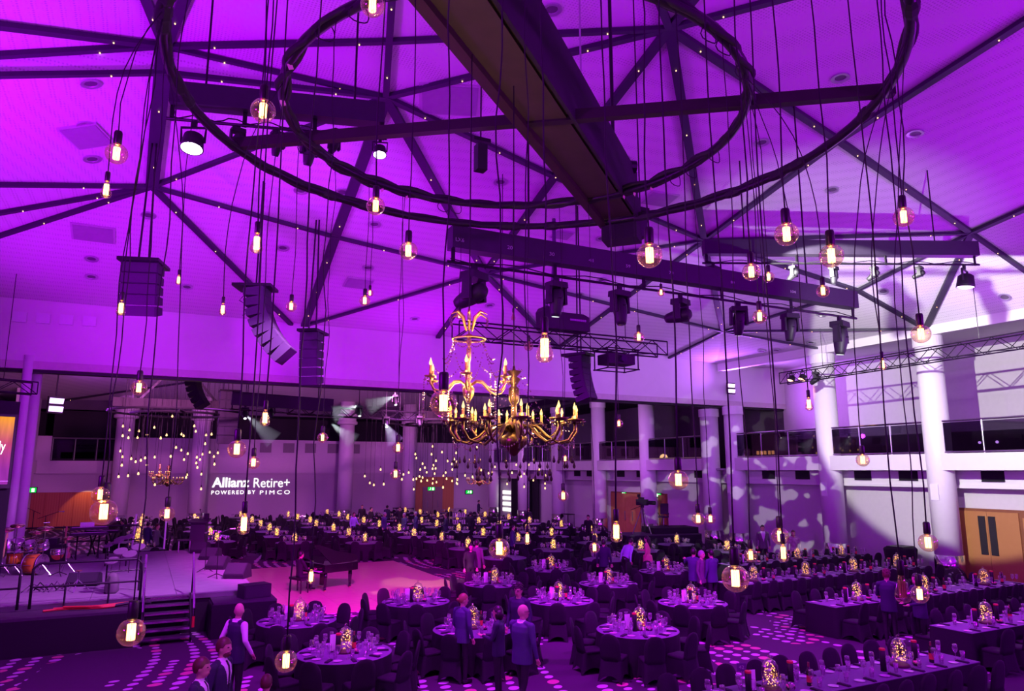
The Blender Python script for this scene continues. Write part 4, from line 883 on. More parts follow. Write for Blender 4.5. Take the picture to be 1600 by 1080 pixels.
line_array('curved speaker array seen from the side near the header wall', at_d(402, 452, 20), 8, .75, .27, .55, 1.15, -.11, -.06)
line_array('tall straight speaker array in front of the header wall', at_d(488, 521, 22), 6, .58, .26, .5, -.6, .03)
line_array('leaning speaker array right of the chandeliers', at_d(905, 557, 22), 7, .55, .2, .45, .5, -.06)
def hanging_pack(label, p, z1):
    t = thing('hanging_speaker', label, 'speaker', p); MB().box((0, 0, 0), (.16, .16, .42)).build('body', spk, t); MB().cyl((0, 0, .2), (0, 0, z1 - p[2]), .012, 5).build('wire', blackmetal, t)
    MB().box((0, -.02, .28), (.28, .1, .06)).build('bracket', blackmetal, t)
q = at_d(751, 247, 11); hanging_pack('small black hanging speaker left of the beam', q, CB.ray_cast(q, Vector((0, 0, 1)))[0].z)
q = at_d(1001, 353, 12); hanging_pack('small black hanging box right of the beam end', q, CB.ray_cast(q, Vector((0, 0, 1)))[0].z)
# ================================================================ TABLES AND CHAIRS
def chair_proto():
    t = thing('banquet_chair', 'x', 'chair')
    # seat cushion
    s = MB(); pts = lambda hx, y0, y1, z, c: [(-hx + c, y0, z), (hx - c, y0, z), (hx, y0 + c, z), (hx, y1 - c, z), (hx - c, y1, z), (-hx + c, y1, z), (-hx, y1 - c, z), (-hx, y0 + c, z)]
    rows = [pts(.215, -.235, .2, .40, .05), pts(.225, -.245, .21, .43, .05), pts(.22, -.24, .205, .462, .05), pts(.17, -.19, .16, .475, .05)]
    v = [p for r in rows for p in r]; s.add(v, [(i * 8 + j, i * 8 + (j + 1) % 8, i * 8 + 8 + (j + 1) % 8, i * 8 + 8 + j) for i in range(3) for j in range(8)] + [tuple(range(24, 32))])
    s.build('seat_cover', cloth, t, True)
    k = MB(); n = 24; top = []; bot = []
    def rect(u, hx, y0, y1):
        u = u % 4; e = int(u); f = u - e
        c = [(-hx, y0), (hx, y0), (hx, y1), (-hx, y1)]; a, b = c[e], c[(e + 1) % 4]; return a[0] + (b[0] - a[0]) * f, a[1] + (b[1] - a[1]) * f, f
    for i in range(n):
        x, y, f = rect(4 * i / n, .215, -.235, .22); top.append((x, y, .43))
        x, y, f = rect(4 * i / n, .255, -.275, .30); h = .13 * math.sin(PI * f) ** .7 if f > 0 else 0; q = 1 - .12 * math.sin(PI * f); bot.append((x * q, y * q, h + .002))
    mid = [tuple((a[j] * .55 + b[j] * .45) * (.97 if j < 2 else 1) for j in range(3)) for a, b in zip(top, bot)]
    k.add(top + mid + bot, [(i, n + i, n + (i + 1) % n, (i + 1) % n) for i in range(n)] + [(n + i, 2 * n + i, 2 * n + (i + 1) % n, n + (i + 1) % n) for i in range(n)])
    k.build('skirt', cloth, t, True)
    b = MB(); rws = []
    for z, w in [(.40, .215), (.5, .213), (.62, .215), (.72, .212), (.80, .20), (.86, .172), (.90, .135), (.925, .085), (.935, .03)]:
        y = .20 + (z - .42) * .17; th = .032 if z < .85 else .024 if z < .92 else .012
        rws.append([(-w, y - th * .5, z), (-w * .6, y - th, z), (0, y - th, z), (w * .6, y - th, z), (w, y - th * .5, z), (w, y + th * .5, z), (w * .6, y + th, z), (0, y + th, z), (-w * .6, y + th, z), (-w, y + th * .5, z)])
    v = [p for r in rws for p in r]; m = len(rws)
    b.add(v, [(i * 10 + j, i * 10 + (j + 1) % 10, i * 10 + 10 + (j + 1) % 10, i * 10 + 10 + j) for i in range(m - 1) for j in range(10)] + [tuple(range((m - 1) * 10, m * 10)), tuple(range(9, -1, -1))])
    b.build('backrest_cover', cloth, t, True)
    return t
CH = chair_proto(); CH_used = [False]; NCH = [0]; far_chairs = []
CHK = [(k.data, k.name) for k in COL.objects if k.parent == CH]
CH_mesh = MB()
for me, _ in CHK:
    CH_mesh.add([tuple(v.co) for v in me.vertices], [tuple(p.vertices) for p in me.polygons])
def place_chair(x, y, rz, label, group, indiv=True):
    if not indiv or NCH[0] >= 300: far_chairs.append((x, y, rz)); return
    NCH[0] += 1
    if not CH_used[0]:
        CH_used[0] = True; CH.location = (x, y, 0); CH.rotation_euler = (0, 0, rz); CH['label'] = label; CH['group'] = group; return
    dup(CH, (x, y, 0), rz, label, group)
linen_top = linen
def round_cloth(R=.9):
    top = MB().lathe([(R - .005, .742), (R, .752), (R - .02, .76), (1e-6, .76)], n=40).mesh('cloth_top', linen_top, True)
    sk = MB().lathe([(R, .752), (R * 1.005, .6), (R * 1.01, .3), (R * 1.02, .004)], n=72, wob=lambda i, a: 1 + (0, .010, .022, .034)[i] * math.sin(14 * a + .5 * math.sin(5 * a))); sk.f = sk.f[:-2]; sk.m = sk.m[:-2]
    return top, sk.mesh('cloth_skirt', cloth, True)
RT, RS = round_cloth()
# ---- table-top ware
glass_m = thin_glass('wine_glass', (.92, .88, .95), .16, .95, .10)
def add_diffuse(m, f):
    nt = m.node_tree; out = nt.nodes['Material Output']; src = out.inputs[0].links[0].from_socket
    d = nt.nodes.new('ShaderNodeBsdfDiffuse'); d.inputs[0].default_value = (.9, .88, .9, 1); x = nt.nodes.new('ShaderNodeMixShader'); x.inputs[0].default_value = f
    nt.links.new(src, x.inputs[1]); nt.links.new(d.outputs[0], x.inputs[2]); nt.links.new(x.outputs[0], out.inputs[0])
add_diffuse(glass_m, .06)
wine_me = MB().lathe([(.034, 0), (.034, .003), (.007, .008), (.006, .11), (.024, .125), (.042, .16), (.046, .20), (.042, .245), (.036, .265)], n=10).mesh('wine_glass', glass_m, True)
tumb_me = MB().lathe([(.030, .0), (.033, .004), (.042, .15), (.040, .15), (.031, .008)], n=10).mesh('water_glass', glass_m, True)
plate_m = mat('dark_plate', (.05, .045, .06), .25, var=.1); napkin_m = mat('black_napkin', (.02, .018, .028), .8, var=.2)
plate_me = MB().lathe([(1e-6, .004), (.06, .004), (.085, .012), (.088, .014), (.06, .0), (1e-6, 0)], n=18).mesh('side_plate', mat('white_plate', (.6, .58, .62), .2, var=.02), True)
napkin_me = MB().box((0, 0, .008), (.07, .22, .016)).box((0, 0, .02), (.06, .2, .01)).mesh('folded_napkin', napkin_m)
bottle_m = mat('dark_bottle', (.015, .02, .012), .1, var=.2, spec=.8)
bottle_me = MB().lathe([(.036, 0), (.038, .01), (.038, .19), (.03, .22), (.014, .25), (.014, .31), (1e-6, .312)], n=12).mesh('bottle', bottle_m, True)
label_me = MB().lathe([(.0385, .05), (.0385, .14)], n=12); label_me.f = label_me.f[:-2]; label_me.m = label_me.m[:-2]; label_me = label_me.mesh('bottle_label', mat('red_label', (.6, .05, .06), .6))
foil_me = MB().lathe([(.0148, .25), (.0148, .312), (1e-6, .314)], n=10).mesh('bottle_foil', mat('foil', (.3, .05, .1), .3, .6))
candle_me = MB().lathe([(.05, 0), (.05, .36), (.044, .365), (1e-6, .355)], n=14).mesh('candle_body', mat('black_wax', (.012, .008, .012), .5, var=.2), True)
ctop_me = MB().lathe([(.051, .345), (.052, .37), (.046, .378), (1e-6, .37)], n=14).mesh('candle_top', mat('red_glow_paint', (.55, .02, .04), .45))  # red flame glow put into the colour of the candle top
card_me = MB().box((0, 0, .16), (.13, .004, .32)).mesh('menu_card', mat('pale_card', (.75, .68, .75), .6, var=.03)); cardb_me = MB().box((0, 0, .008), (.13, .05, .016)).mesh('card_base', blackmetal)
dome_g = thin_glass('dome_glass', (.95, .9, .9), .08, .75, .03)
dome_me = MB().lathe([(.092, .03), (.094, .2), (.086, .25), (.06, .295), (.025, .315), (1e-6, .318)], n=18).mesh('glass_dome', dome_g, True)
knob_me = MB().ball((0, 0, .335), .022, 8, 6).mesh('knob', dome_g, True)
dbase_me = MB().lathe([(.11, 0), (.115, .02), (.1, .032), (1e-6, .032)], n=18).mesh('dome_base', mat('dome_wood', (.08, .05, .03), .5), True)
fairy_m = emis('fairy_light_glow', (1, .50, .10), 5)
def fairy_mesh(seed, n=46, s=.006):
    r = random.Random(seed); m = MB()
    for i in range(n):
        z = .05 + .22 * i / n; a = r.random() * 6.3; q = r.uniform(.03, .082) * (1 if z < .2 else .75); c = (q * math.cos(a), q * math.sin(a), z)
        m.add([(c[0] + s, c[1], c[2]), (c[0] - s, c[1], c[2]), (c[0], c[1] + s, c[2]), (c[0], c[1] - s, c[2]), (c[0], c[1], c[2] + s), (c[0], c[1], c[2] - s)], [(0, 2, 4), (2, 1, 4), (1, 3, 4), (3, 0, 4), (2, 0, 5), (1, 2, 5), (3, 1, 5), (0, 3, 5)])
    return m.mesh('fairy_lights', fairy_m)
fairy_mes = [fairy_mesh(i) for i in range(4)]; fairy_far = fairy_mesh(9, 40, .011)
wire_me = MB().tube([(.07 * math.cos(i * .8) * (1 if i < 30 else .7), .07 * math.sin(i * .8) * (1 if i < 30 else .7), .04 + .22 * i / 40) for i in range(41)], .0012, 3).mesh('light_wire', gold)
flower_m = mat('pink_petals', (.8, .16, .35), .6, var=.25, scale=40)
def flower_mesh(seed):
    r = random.Random(seed); m = MB()
    for i in range(16):
        a = r.random() * 6.3; q = .055 * math.sqrt(r.random()); m.ball((q * math.cos(a), q * math.sin(a), .05 + .02 * r.random()), (.02, .017, .014), 6, 4, 0, Euler((r.random(), r.random(), r.random())).to_matrix())
    return m.mesh('petals', flower_m)
fl_me = flower_mesh(1); bowl_me = MB().lathe([(.05, 0), (.075, .03), (.08, .045), (.07, .04), (1e-6, .02)], n=14).mesh('flower_bowl', mat('black_bowl', (.03, .02, .03), .3), True)
shaker_me = MB().lathe([(.022, 0), (.022, .06), (.015, .08), (1e-6, .085)], n=8).mesh('candle_jar', mat('pink_jar', (.75, .35, .5), .3))
NG = [0]; far_ware = MB(); wares = random.Random(21)
WV = [tuple(v.co) for v in wine_me.vertices]; WF = [tuple(p.vertices) for p in wine_me.polygons]
def glass_at(x, y, z, desc, grp, tumbler=False, indiv=True, lab=None):
    if not indiv or NG[0] >= 300:
        far_ware.add([(a + x, b + y, c + z) for a, b, c in WV], WF); return
    NG[0] += 1
    o = put('water_glass' if tumbler else 'wine_glass', tumb_me if tumbler else wine_me, None, (x, y, z), wares.random() * 6)
    kn = 'water tumbler' if tumbler else 'stemmed wine glass'; tag(o, lab % kn if lab else 'clear %s on %s' % (kn, desc), 'glass', 'glasses on ' + grp)
def cloche(x, y, z, label, far=False, dim=False):
    t = thing('glass_cloche', label, 'cloche', (x, y, z), wares.random() * 6, 'glass domes of fairy lights on the tables')
    put('dome_base', dbase_me, t); g = put('glass_dome', dome_me, t); put('knob', knob_me, g)
    f = put('fairy_lights', fairy_far if far else fairy_mes[wares.randrange(4)], t); f['kind'] = 'stuff'
    if not far: put('light_wire', wire_me, t)
    t.scale = (1.45, 1.45, 1.5)
    return t
def bottle(x, y, z, label):
    t = thing('wine_bottle', label, 'bottle', (x, y, z)); t.scale = (1.15, 1.15, 1.15); put('bottle_body', bottle_me, t); put('bottle_label', label_me, t); put('bottle_foil', foil_me, t)
def pillar(x, y, z, label):
    t = thing('pillar_candle', label, 'candle', (x, y, z)); put('candle_body', candle_me, t); put('candle_top', ctop_me, t)
def card(x, y, z, label, rz):
    t = thing('menu_card', label, 'menu card', (x, y, z), rz); put('card', card_me, t); put('card_base', cardb_me, t)
def flowers(x, y, z, label):
    t = thing('flower_bowl', label, 'flowers', (x, y, z), wares.random() * 6); put('bowl', bowl_me, t); put('petals', fl_me, t)
SIDE = ['right', 'right far', 'far right', 'far', 'far left', 'left far', 'left', 'left near', 'near left', 'near', 'near right', 'right near']
def side_of(dx, dy):
    u = dx * _R.x + dy * _R.y; v = dx * math.sin(YAW) + dy * math.cos(YAW); return SIDE[int(round(math.atan2(v, u) / (PI / 6))) % 12]
def round_table(x, y, desc, nch=10, near=True, a0=0, skip=()):
    t = thing('round_table', 'round table under dark cloth, the ' + desc, 'table', (x, y, 0), a0, 'round banquet tables')
    put('cloth_top', RT, t); put('cloth_skirt', RS, t)
    g = 'the ' + desc
    for k in range(nch):
        a = a0 + 2 * PI * k / nch; cx, cy = math.cos(a), math.sin(a)
        if k not in skip:
            rr_ = 1.16 + wares.uniform(-.05, .1); place_chair(x + rr_ * cx, y + rr_ * cy, a - PI / 2 + wares.uniform(-.12, .12), 'black covered chair, %s side of %s' % (side_of(cx, cy), g), 'chairs round ' + g)
        if near:
            for q, (dr, da) in enumerate(((.56, -.12), (.50, .06))):
                glass_at(x + dr * math.cos(a + da), y + dr * math.sin(a + da), .76, g, g, q == 1, True, '%s, ' + side_of(cx, cy) + ' side of ' + g)
            glass_at(x + .62 * math.cos(a + .2), y + .62 * math.sin(a + .2), .76, g, g, False, False)
            o = put('folded_napkin', napkin_me, None, (x + .73 * cx, y + .73 * cy, .76), a - PI / 2); tag(o, 'black folded napkin, %s side of %s' % (side_of(cx, cy), g), 'napkin', 'napkins on ' + g)
            o = put('side_plate', plate_me, None, (x + .70 * math.cos(a + .22), y + .70 * math.sin(a + .22), .76)); tag(o, 'small side plate, %s side of %s' % (side_of(cx, cy), g), 'plate', 'side plates on ' + g)
        else:
            glass_at(x + .55 * cx, y + .55 * cy, .76, g, g, False, False); glass_at(x + .5 * math.cos(a + .25), y + .5 * math.sin(a + .25), .76, g, g, False, False)
    b = wares.random() * 6
    cloche(x + .05 * math.cos(b), y + .05 * math.sin(b), .76, ('glass dome full of fairy lights on ' if near else 'glowing glass dome on ') + g, not near)
    if near:
        pillar(x - .12 * _D.x - .10, y - .12 * _D.y, .76, 'black pillar candle with red top on ' + g)
        bottle(x + .16 * _R.x + .1 * _D.x, y + .16 * _R.y + .1, .76, 'dark wine bottle with red label on ' + g)
        card(x - .22 * _R.x, y - .22 * _R.y, .76, 'pale menu card standing on ' + g, -YAW + .3)
        flowers(x + .24 * _R.x - .1 * _D.x, y + .24 * _R.y - .1 * _D.y, .76, 'pink flowers in a low bowl on ' + g)
    return t
near_tables = [(3.75, 14.45, 'table behind the suited men'), (3.5, 17.9, 'table before the stage steps'), (6.8, 19.0, 'table at the dance floor edge'), (6.8, 15.2, 'table beside the tied-hair server'),
               (10.33, 17.42, 'table behind the glasses wearer'), (9.97, 13.5, 'table by the dotted aisle'), (13.25, 15.5, 'table behind the biggest bulb'), (13.13, 19.23, 'table with the curved lamp'),
               (9.96, 20.85, 'table at dance floor corner'), (13.18, 22.9, 'table under the tall teardrop'), (16.45, 20.6, 'table beside the hugging pair')]
for i, (x, y, dsc) in enumerate(near_tables): round_table(x, y, dsc, 10, True, .3 + .17 * i)
# ---- long tables
def long_table(x0, x1, y, desc, seats_near=True, seats_far=True, indiv=True, skip=(), wd=.95, ncl=None, rz=0):
    L = x1 - x0; t = thing('long_table', 'long dark-clothed table, the ' + desc, 'table', (x0, y, 0), 0, 'long banquet tables')
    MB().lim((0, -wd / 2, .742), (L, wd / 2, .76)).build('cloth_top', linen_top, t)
    n = 60; m = MB(); per = []
    for (ax, ay, bx, by) in ((0, -wd / 2, L, -wd / 2), (L, -wd / 2, L, wd / 2), (L, wd / 2, 0, wd / 2), (0, wd / 2, 0, -wd / 2)):
        k = max(4, int(math.hypot(bx - ax, by - ay) / .12))
        for i in range(k): per.append((ax + (bx - ax) * i / k, ay + (by - ay) * i / k))
    N = len(per); vs = []
    for li, z in enumerate((.75, .4, .004)):
        for i, (px_, py_) in enumerate(per):
            w_ = (0, .008, .018)[li] * (1 + math.sin(i * 1.4)); ox = (-1 if px_ < .01 else 1 if px_ > L - .01 else 0); oy = (-1 if py_ < -wd / 2 + .01 else 1 if py_ > wd / 2 - .01 else 0); vs.append((px_ + ox * w_, py_ + oy * w_, z))
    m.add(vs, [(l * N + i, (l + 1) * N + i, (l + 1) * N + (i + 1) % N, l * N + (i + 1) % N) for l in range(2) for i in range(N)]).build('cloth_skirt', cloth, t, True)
    g = 'the ' + desc; ns = int(L / .62)
    NUM = ['first', 'second', 'third', 'fourth', 'fifth', 'sixth', 'seventh', 'eighth', 'ninth', 'tenth', 'eleventh', 'twelfth', 'thirteenth', 'fourteenth', 'fifteenth', 'sixteenth']
    for i in range(ns):
        x = x0 + L * (i + .5) / ns
        for s, on in ((-1, seats_near), (1, seats_far)):
            if not on or (i, s) in skip: continue
            sd = 'near-side' if s < 0 else 'far-side'
            place_chair(x + wares.uniform(-.05, .05), y + s * (wd / 2 + .20 + wares.uniform(0, .1)), (PI if s < 0 else 0) + wares.uniform(-.12, .12), '%s %s black covered chair from left, %s' % (NUM[i], sd, desc), 'chairs along ' + g, indiv)
            for q in range(2): glass_at(x + .1 * q + .1, y + s * (.16 + .07 * q), .76, g, g, q == 1, indiv, NUM[i] + ' ' + sd + ' %s from left, ' + desc)
            if indiv:
                o = put('folded_napkin', napkin_me, None, (x, y + s * .34, .76), wares.uniform(-.1, .1)); tag(o, '%s %s black folded napkin from left, %s' % (NUM[i], sd, desc), 'napkin', 'napkins on ' + g)
                o = put('side_plate', plate_me, None, (x - .2, y + s * .30, .76)); tag(o, '%s %s side plate from left, %s' % (NUM[i], sd, desc), 'plate', 'side plates on ' + g)
    nc = ncl or max(2, int(L / 2.6))
    for k in range(nc):
        x = x0 + L * (k + .5) / nc; od = ['left', 'middle', 'right', 'far right'][k] if nc > 2 else ['left', 'right'][k]
        cloche(x, y, .76, 'glass dome of fairy lights, %s one on %s' % (od, g))
        pillar(x - .55, y - .08, .76, 'black pillar candle left of the %s dome on %s' % (od, g)); pillar(x + .5, y + .05, .76, 'black pillar candle right of the %s dome on %s' % (od, g))
        bottle(x + .75, y - .1, .76, 'dark wine bottle near the %s dome on %s' % (od, g)); flowers(x + .3, y - .12, .76, 'pink flowers near the %s dome on %s' % (od, g))
        if k % 2 == 0: card(x - .3, y + .1, .76, 'menu card near the %s dome on %s' % (od, g), -.2)
    return t
long_table(7.6, 13.9, 8.95, 'front long table')
long_table(16.1, 21.5, 10.4, 'long table at right edge')
long_table(16.0, 24.6, 13.75, 'long table behind the staff', ncl=3)
long_table(16.3, 25.6, 17.5, 'long table before standing guests', ncl=4)
long_table(19.5, 27.0, 20.9, 'farthest long table', ncl=3)
# table number stand on the front long table
ns = at_z(1099, 1065, .76); t = thing('table_number_stand', 'table number stand reading 42 on the front long table', 'table sign', (8.62, 9.0, .76), -YAW)
MB().lathe([(.05, 0), (.05, .008), (.004, .01), (.004, .34)], n=10).build('stand', steel, t); MB().box((0, 0, .40), (.15, .006, .12)).build('plate', mat('number_plate', (.10, .03, .16), .4), t)
fit_text('number', '42', (-.04, -.005, .375), (.04, -.005, .425), mark, t, (PI / 2, 0, 0))
# curved chrome lamp on one table
t = thing('curved_table_lamp', 'thin chrome curved lamp arm on a round table', 'lamp', (13.35, 19.0, .76)); MB().tube([(0, 0, 0), (0, 0, .25), (.03, -.02, .33), (-.25, .1, .36), (-.4, .16, .35)][:], .008, 6).build('arm', chrome, t, True); MB().lathe([(.05, 0), (.05, .01), (1e-6, .012)], n=12).build('base', chrome, t)
# ---- tables beyond the dance floor and through the far hall
far_list = []
for ci in range(8):
    X = 0.2 + 3.25 * ci
    for rj in range(8):
        Y = (35.3 if ci % 2 else 36.9) + 3.5 * rj
        if Y > 59 or (X < 3.5 and Y < 36): continue
        far_list.append((X + wares.uniform(-.2, .2), Y + wares.uniform(-.2, .2)))
far_list += [(13.2, 26.6), (13.3, 30.4), (16.5, 24.3), (16.4, 28.2), (16.6, 32.0), (19.7, 26.2), (19.8, 30.0), (22.8, 27.6), (19.6, 33.8), (13.4, 33.9), (22.9, 24.4)]
ORD = ['first', 'second', 'third', 'fourth', 'fifth', 'sixth', 'seventh', 'eighth', 'ninth', 'tenth', 'eleventh', 'twelfth', 'thirteenth', 'fourteenth', 'fifteenth', 'sixteenth', 'seventeenth', 'eighteenth', 'nineteenth', 'twentieth', 'last']
far_list = [q for q in far_list if 180 < pix((q[0], q[1], .76))[0] < 1300]
far_list.sort(key=lambda p: p[1]); rows = []
for q in far_list:
    if rows and q[1] - rows[-1][0][1] < 1.0: rows[-1].append(q)
    else: rows.append([q])
fl2 = [(x, y, '%s far table from left, %s row' % (ORD[k], ORD[r])) for r, row in enumerate(rows) for k, (x, y) in enumerate(sorted(row))]
fl2.sort(key=lambda p: depth((p[0], p[1], .7)))
for x, y, dsc in fl2: round_table(x, y, dsc, 8, False, wares.random())
# far chairs and far glassware past the counted ones
m = MB()
for (x, y, rz) in far_chairs:
    c, s = math.cos(rz), math.sin(rz); m.add([(v[0] * c - v[1] * s + x, v[0] * s + v[1] * c + y, v[2]) for v in CH_mesh.v], CH_mesh.f)
if far_chairs: tag(m.build('far_chair_rows', cloth), 'crowded rows of dark covered chairs in the far hall', 'chairs', None, 'stuff')
tag(far_ware.build('far_glassware', glass_m), 'glinting glassware across the far tables', 'glassware', None, 'stuff')
# ================================================================ STAGE
ZS = 1.0
stg = thing('stage', 'low grey-carpeted stage with black skirt', 'stage', (-3, 21.5, 0))
MB().lim((-5.8, .02, 0), (6.05, 11.5, ZS - .08)).build('skirt', cloth, stg)
deckm = mat('stage_carpet', (.26, .24, .27), .95, var=.15, scale=3)
pm = MB().box((0, 0, 0), (1.965, 1.905, .08)).mesh('deck_panel', deckm)
for i in range(6):
    for j in range(6): put('deck_panel', pm, stg, (-5.8 + .99 + i * 1.975, .02 + .96 + j * 1.915, ZS - .04))
MB().lim((-5.8, -.03, ZS - .14), (6.08, .02, ZS - .02)).build('front_edge', steel, stg)
rs = thing('stage_riser', 'low black riser in front of the stage', 'riser', (-2.4, 20.9, 0))
MB().lim((-6.4, -.5, 0), (2.55, .55, .80)).build('skirt', cloth, rs); MB().lim((-6.4, -.5, .80), (2.55, .55, .86)).build('deck', mat('riser_top', (.05, .045, .055), .8, var=.2), rs)
# red straps and a stand left on the riser
t = thing('red_strap_bundle', 'red straps and folded stands lying on the black riser', 'straps', at_z(150, 951, .87))
for k in range(3): MB().tube([(-1.1 + .2 * k + i * .25, .1 * math.sin(i + k), .03 + .02 * k) for i in range(7)], .028, 6).build('strap', mat('red_strap', (.55, .03, .03), .6), t)
MB().tube([(.4, 0, .04), (.9, .05, .08), (1.2, -.02, .05)], .04, 6).build('folded_stand', black, t)
# steps with handrails
st = thing('stage_steps', 'black stage steps with steel nosings and two chrome handrails', 'steps', (.87, 20.35, 0))
for k in range(6):
    z = (k + 1) * ZS / 6.2; y = .02 + k * .2
    tr = MB().lim((-.52, y, z - .04), (.52, y + .25, z)).build('tread', mat('step_black', (.03, .028, .034), .8), st); MB().lim((-.52, y - .015, z - .05), (.52, y + .012, z + .004)).build('nosing', chrome, tr)
for s in (-.54, .54):
    MB().bar((s, 0, .05), (s, 1.2, ZS - .05), .04, .16).build('stringer', blackmetal, st)
    h = MB().tube([(s * 1.06, -.05, .35), (s * 1.06, -.05, .8), (s * 1.06, 1.45, ZS + 1.0)], .028, 8).build('handrail', chrome, st)
    MB().cyl((s * 1.06, -.05, .36), (s * 1.06, -.05, .62), .034, 8).build('red_grip', MATS['red_strap'], h)
    MB().cyl((s * 1.06, 1.2, ZS - .1), (s * 1.06, 1.2, ZS + .82), .022, 6).build('rail_post', blackmetal, st)
# front and back guard rails
def guard(label, pts, hgt=1.05):
    t = thing('guard_rail', label, 'railing', pts[0]); a = Vector((0, 0, 0)); b = Vector(pts[1]) - Vector(pts[0])
    MB().tube([a, a + Vector((0, 0, hgt - .12)), a + Vector((0, 0, hgt)) + b.normalized() * .12, b + Vector((0, 0, hgt)) - b.normalized() * .12, b + Vector((0, 0, hgt - .12)), b], .032, 8).build('top_rail', black, t, True)
    MB().cyl(a + Vector((0, 0, .5)), b + Vector((0, 0, .5)), .026, 6).build('mid_rail', black, t)
    for f in (.3, .7): MB().cyl(b * f, b * f + Vector((0, 0, .5)), .026, 6).build('post', black, t)
guard('black guard rail along the stage front left of the steps', (Vector((-2.15, 21.42, .9)), Vector((.22, 21.42, .9))))
guard('black guard rail section at the left edge of the stage front', (Vector((-4.6, 21.42, .9)), Vector((-2.4, 21.42, .9))))
guard('black guard rail along the back of the stage', (Vector((-5.5, 32.9, ZS)), Vector((.2, 32.9, ZS))))
# ---- instruments
sunb = mat('sunburst_shell', (.62, .25, .03), .2, var=.35, scale=3); hard = chrome
skin_d = mat('drum_head', (.75, .72, .74), .4); cym = mat('cymbal_bronze', (.55, .42, .2), .25, 1, var=.2)
def stand_legs(m, c, r, h): [m.cyl((c[0], c[1], c[2] + h), (c[0] + r * math.cos(a), c[1] + r * math.sin(a), c[2]), .013, 5) for a in (.3, 2.4, 4.5)]
p = at_z(48, 898, ZS); dk = thing('drum_kit', 'orange sunburst drum kit with silver toms on the stage', 'drum kit', p, -.5)
def drum(nm, c, r, h, m, rot):
    R = Euler(rot).to_matrix(); d = MB().lathe([(r, -h / 2), (r, h / 2)], c, 20, axis=R).build(nm, m, dk, True)
    for z in (-h / 2, h / 2): MB().lathe([(r + .015, z - .02), (r + .015, z + .02), (r - .005, z + .02)], c, 20, axis=R).build('hoop', hard, d, True)
    MB().lathe([(1e-6, h / 2 + .006), (r, h / 2 + .006)], c, 20, axis=R).build('drum_head', skin_d, d)
    for k in range(8):
        a = k * PI / 4; q = R @ Vector(((r + .015) * math.cos(a), (r + .015) * math.sin(a), 0)) + Vector(c); e = R @ Vector((0, 0, h * .3)); MB().cyl(q - e, q + e, .008, 4).build('lug', hard, d)
drum('bass_drum', (.1, 0, .31), .30, .46, sunb, (PI / 2, 0, 1.5)); drum('floor_tom', (-.75, .25, .45), .22, .38, sunb, (0, 0, 0))
drum('rack_tom', (-.2, .1, .85), .16, .24, chrome, (.4, 0, 0)); drum('rack_tom', (.22, .1, .87), .15, .22, chrome, (.4, 0, 0)); drum('snare_drum', (.35, .65, .62), .18, .14, chrome, (.05, 0, 0)); drum('rack_tom', (-.52, .0, .9), .17, .24, chrome, (.35, .2, 0))
for k, (x, y, z, r) in enumerate([(-.9, -.1, 1.35, .24), (-.35, -.35, 1.5, .2), (.45, -.2, 1.4, .24), (.75, .5, 1.05, .18), (-.1, .2, 1.25, .22)]):
    c = MB().lathe([(r, 0), (r * .3, .012), (.04, .02), (.03, .045), (1e-6, .05)], (x, y, z), 18, axis=Euler((.25, .15, 0)).to_matrix()).build('cymbal', cym, dk, True)
    s = MB(); s.cyl((x, y, .3), (x, y, z), .012, 5); stand_legs(s, (x, y, 0), .28, .35); s.build('cymbal_stand', hard, c)
# bass amp
p = at_z(82, 879, ZS); t = thing('bass_amplifier', 'black bass amplifier with yellow speaker cone on the stage', 'amplifier', p, -.15)
MB().lim((-.34, -.2, 0), (.34, .2, .62)).build('cabinet', black, t); MB().lathe([(.2, 0), (.2, .02), (.13, .025), (.06, .01), (1e-6, .02)], (.18, -.2, .3), 20, axis=Matrix.Rotation(PI / 2, 3, 'X')).build('speaker_cone', mat('yellow_cone', (.55, .35, .05), .5), t); MB().lim((-.36, -.22, .62), (.12, .16, .84)).build('amplifier_head', spk, t)
# guitars
def guitar(label, p, rz, bodym, tilt=.15):
    t = thing('electric_guitar', label, 'guitar', p, rz); R = Matrix.Rotation(tilt, 4, 'Y') @ Matrix.Rotation(PI / 2, 4, 'X')
    out = [(.0, .05), (.14, .02), (.19, .10), (.17, .2), (.12, .26), (.15, .34), (.17, .42), (.1, .44), (.05, .38), (-.04, .38), (-.12, .42), (-.15, .34), (-.12, .26), (-.17, .2), (-.19, .1), (-.13, .02)]
    b = MB().prism(out, -.025, .025, 0, R).build('body', bodym, t)
    MB().prism([(-.06, .12), (.08, .1), (.1, .24), (.05, .33), (-.07, .33)], .025, .03, 0, R).build('pickguard', mat('pickguard', (.8, .76, .7), .4), b)
    MB().prism([(-.028, .36), (.028, .36), (.022, .98), (-.022, .98)], -.005, .03, 0, R).build('neck', mat('maple_neck', (.7, .5, .22), .4), t)
    MB().prism([(-.022, .98), (.022, .98), (.05, 1.02), (.035, 1.15), (.0, 1.17), (-.03, 1.1)], -.01, .02, 0, R).build('headstock', MATS['maple_neck'], t)
    m = MB(); stand_legs(m, (0, .08, 0), .22, .45); m.build('stand', blackmetal, t)
guitar('cream and sunburst electric guitar on a stand behind the amplifier', at_z(101, 874, ZS), -.2, mat('cream_body', (.75, .55, .3), .3, var=.3), -.04)
guitar('pale electric guitar at the left edge of the stage', at_z(1, 890, ZS), .3, mat('pale_body', (.7, .62, .5), .3, var=.1), .05)
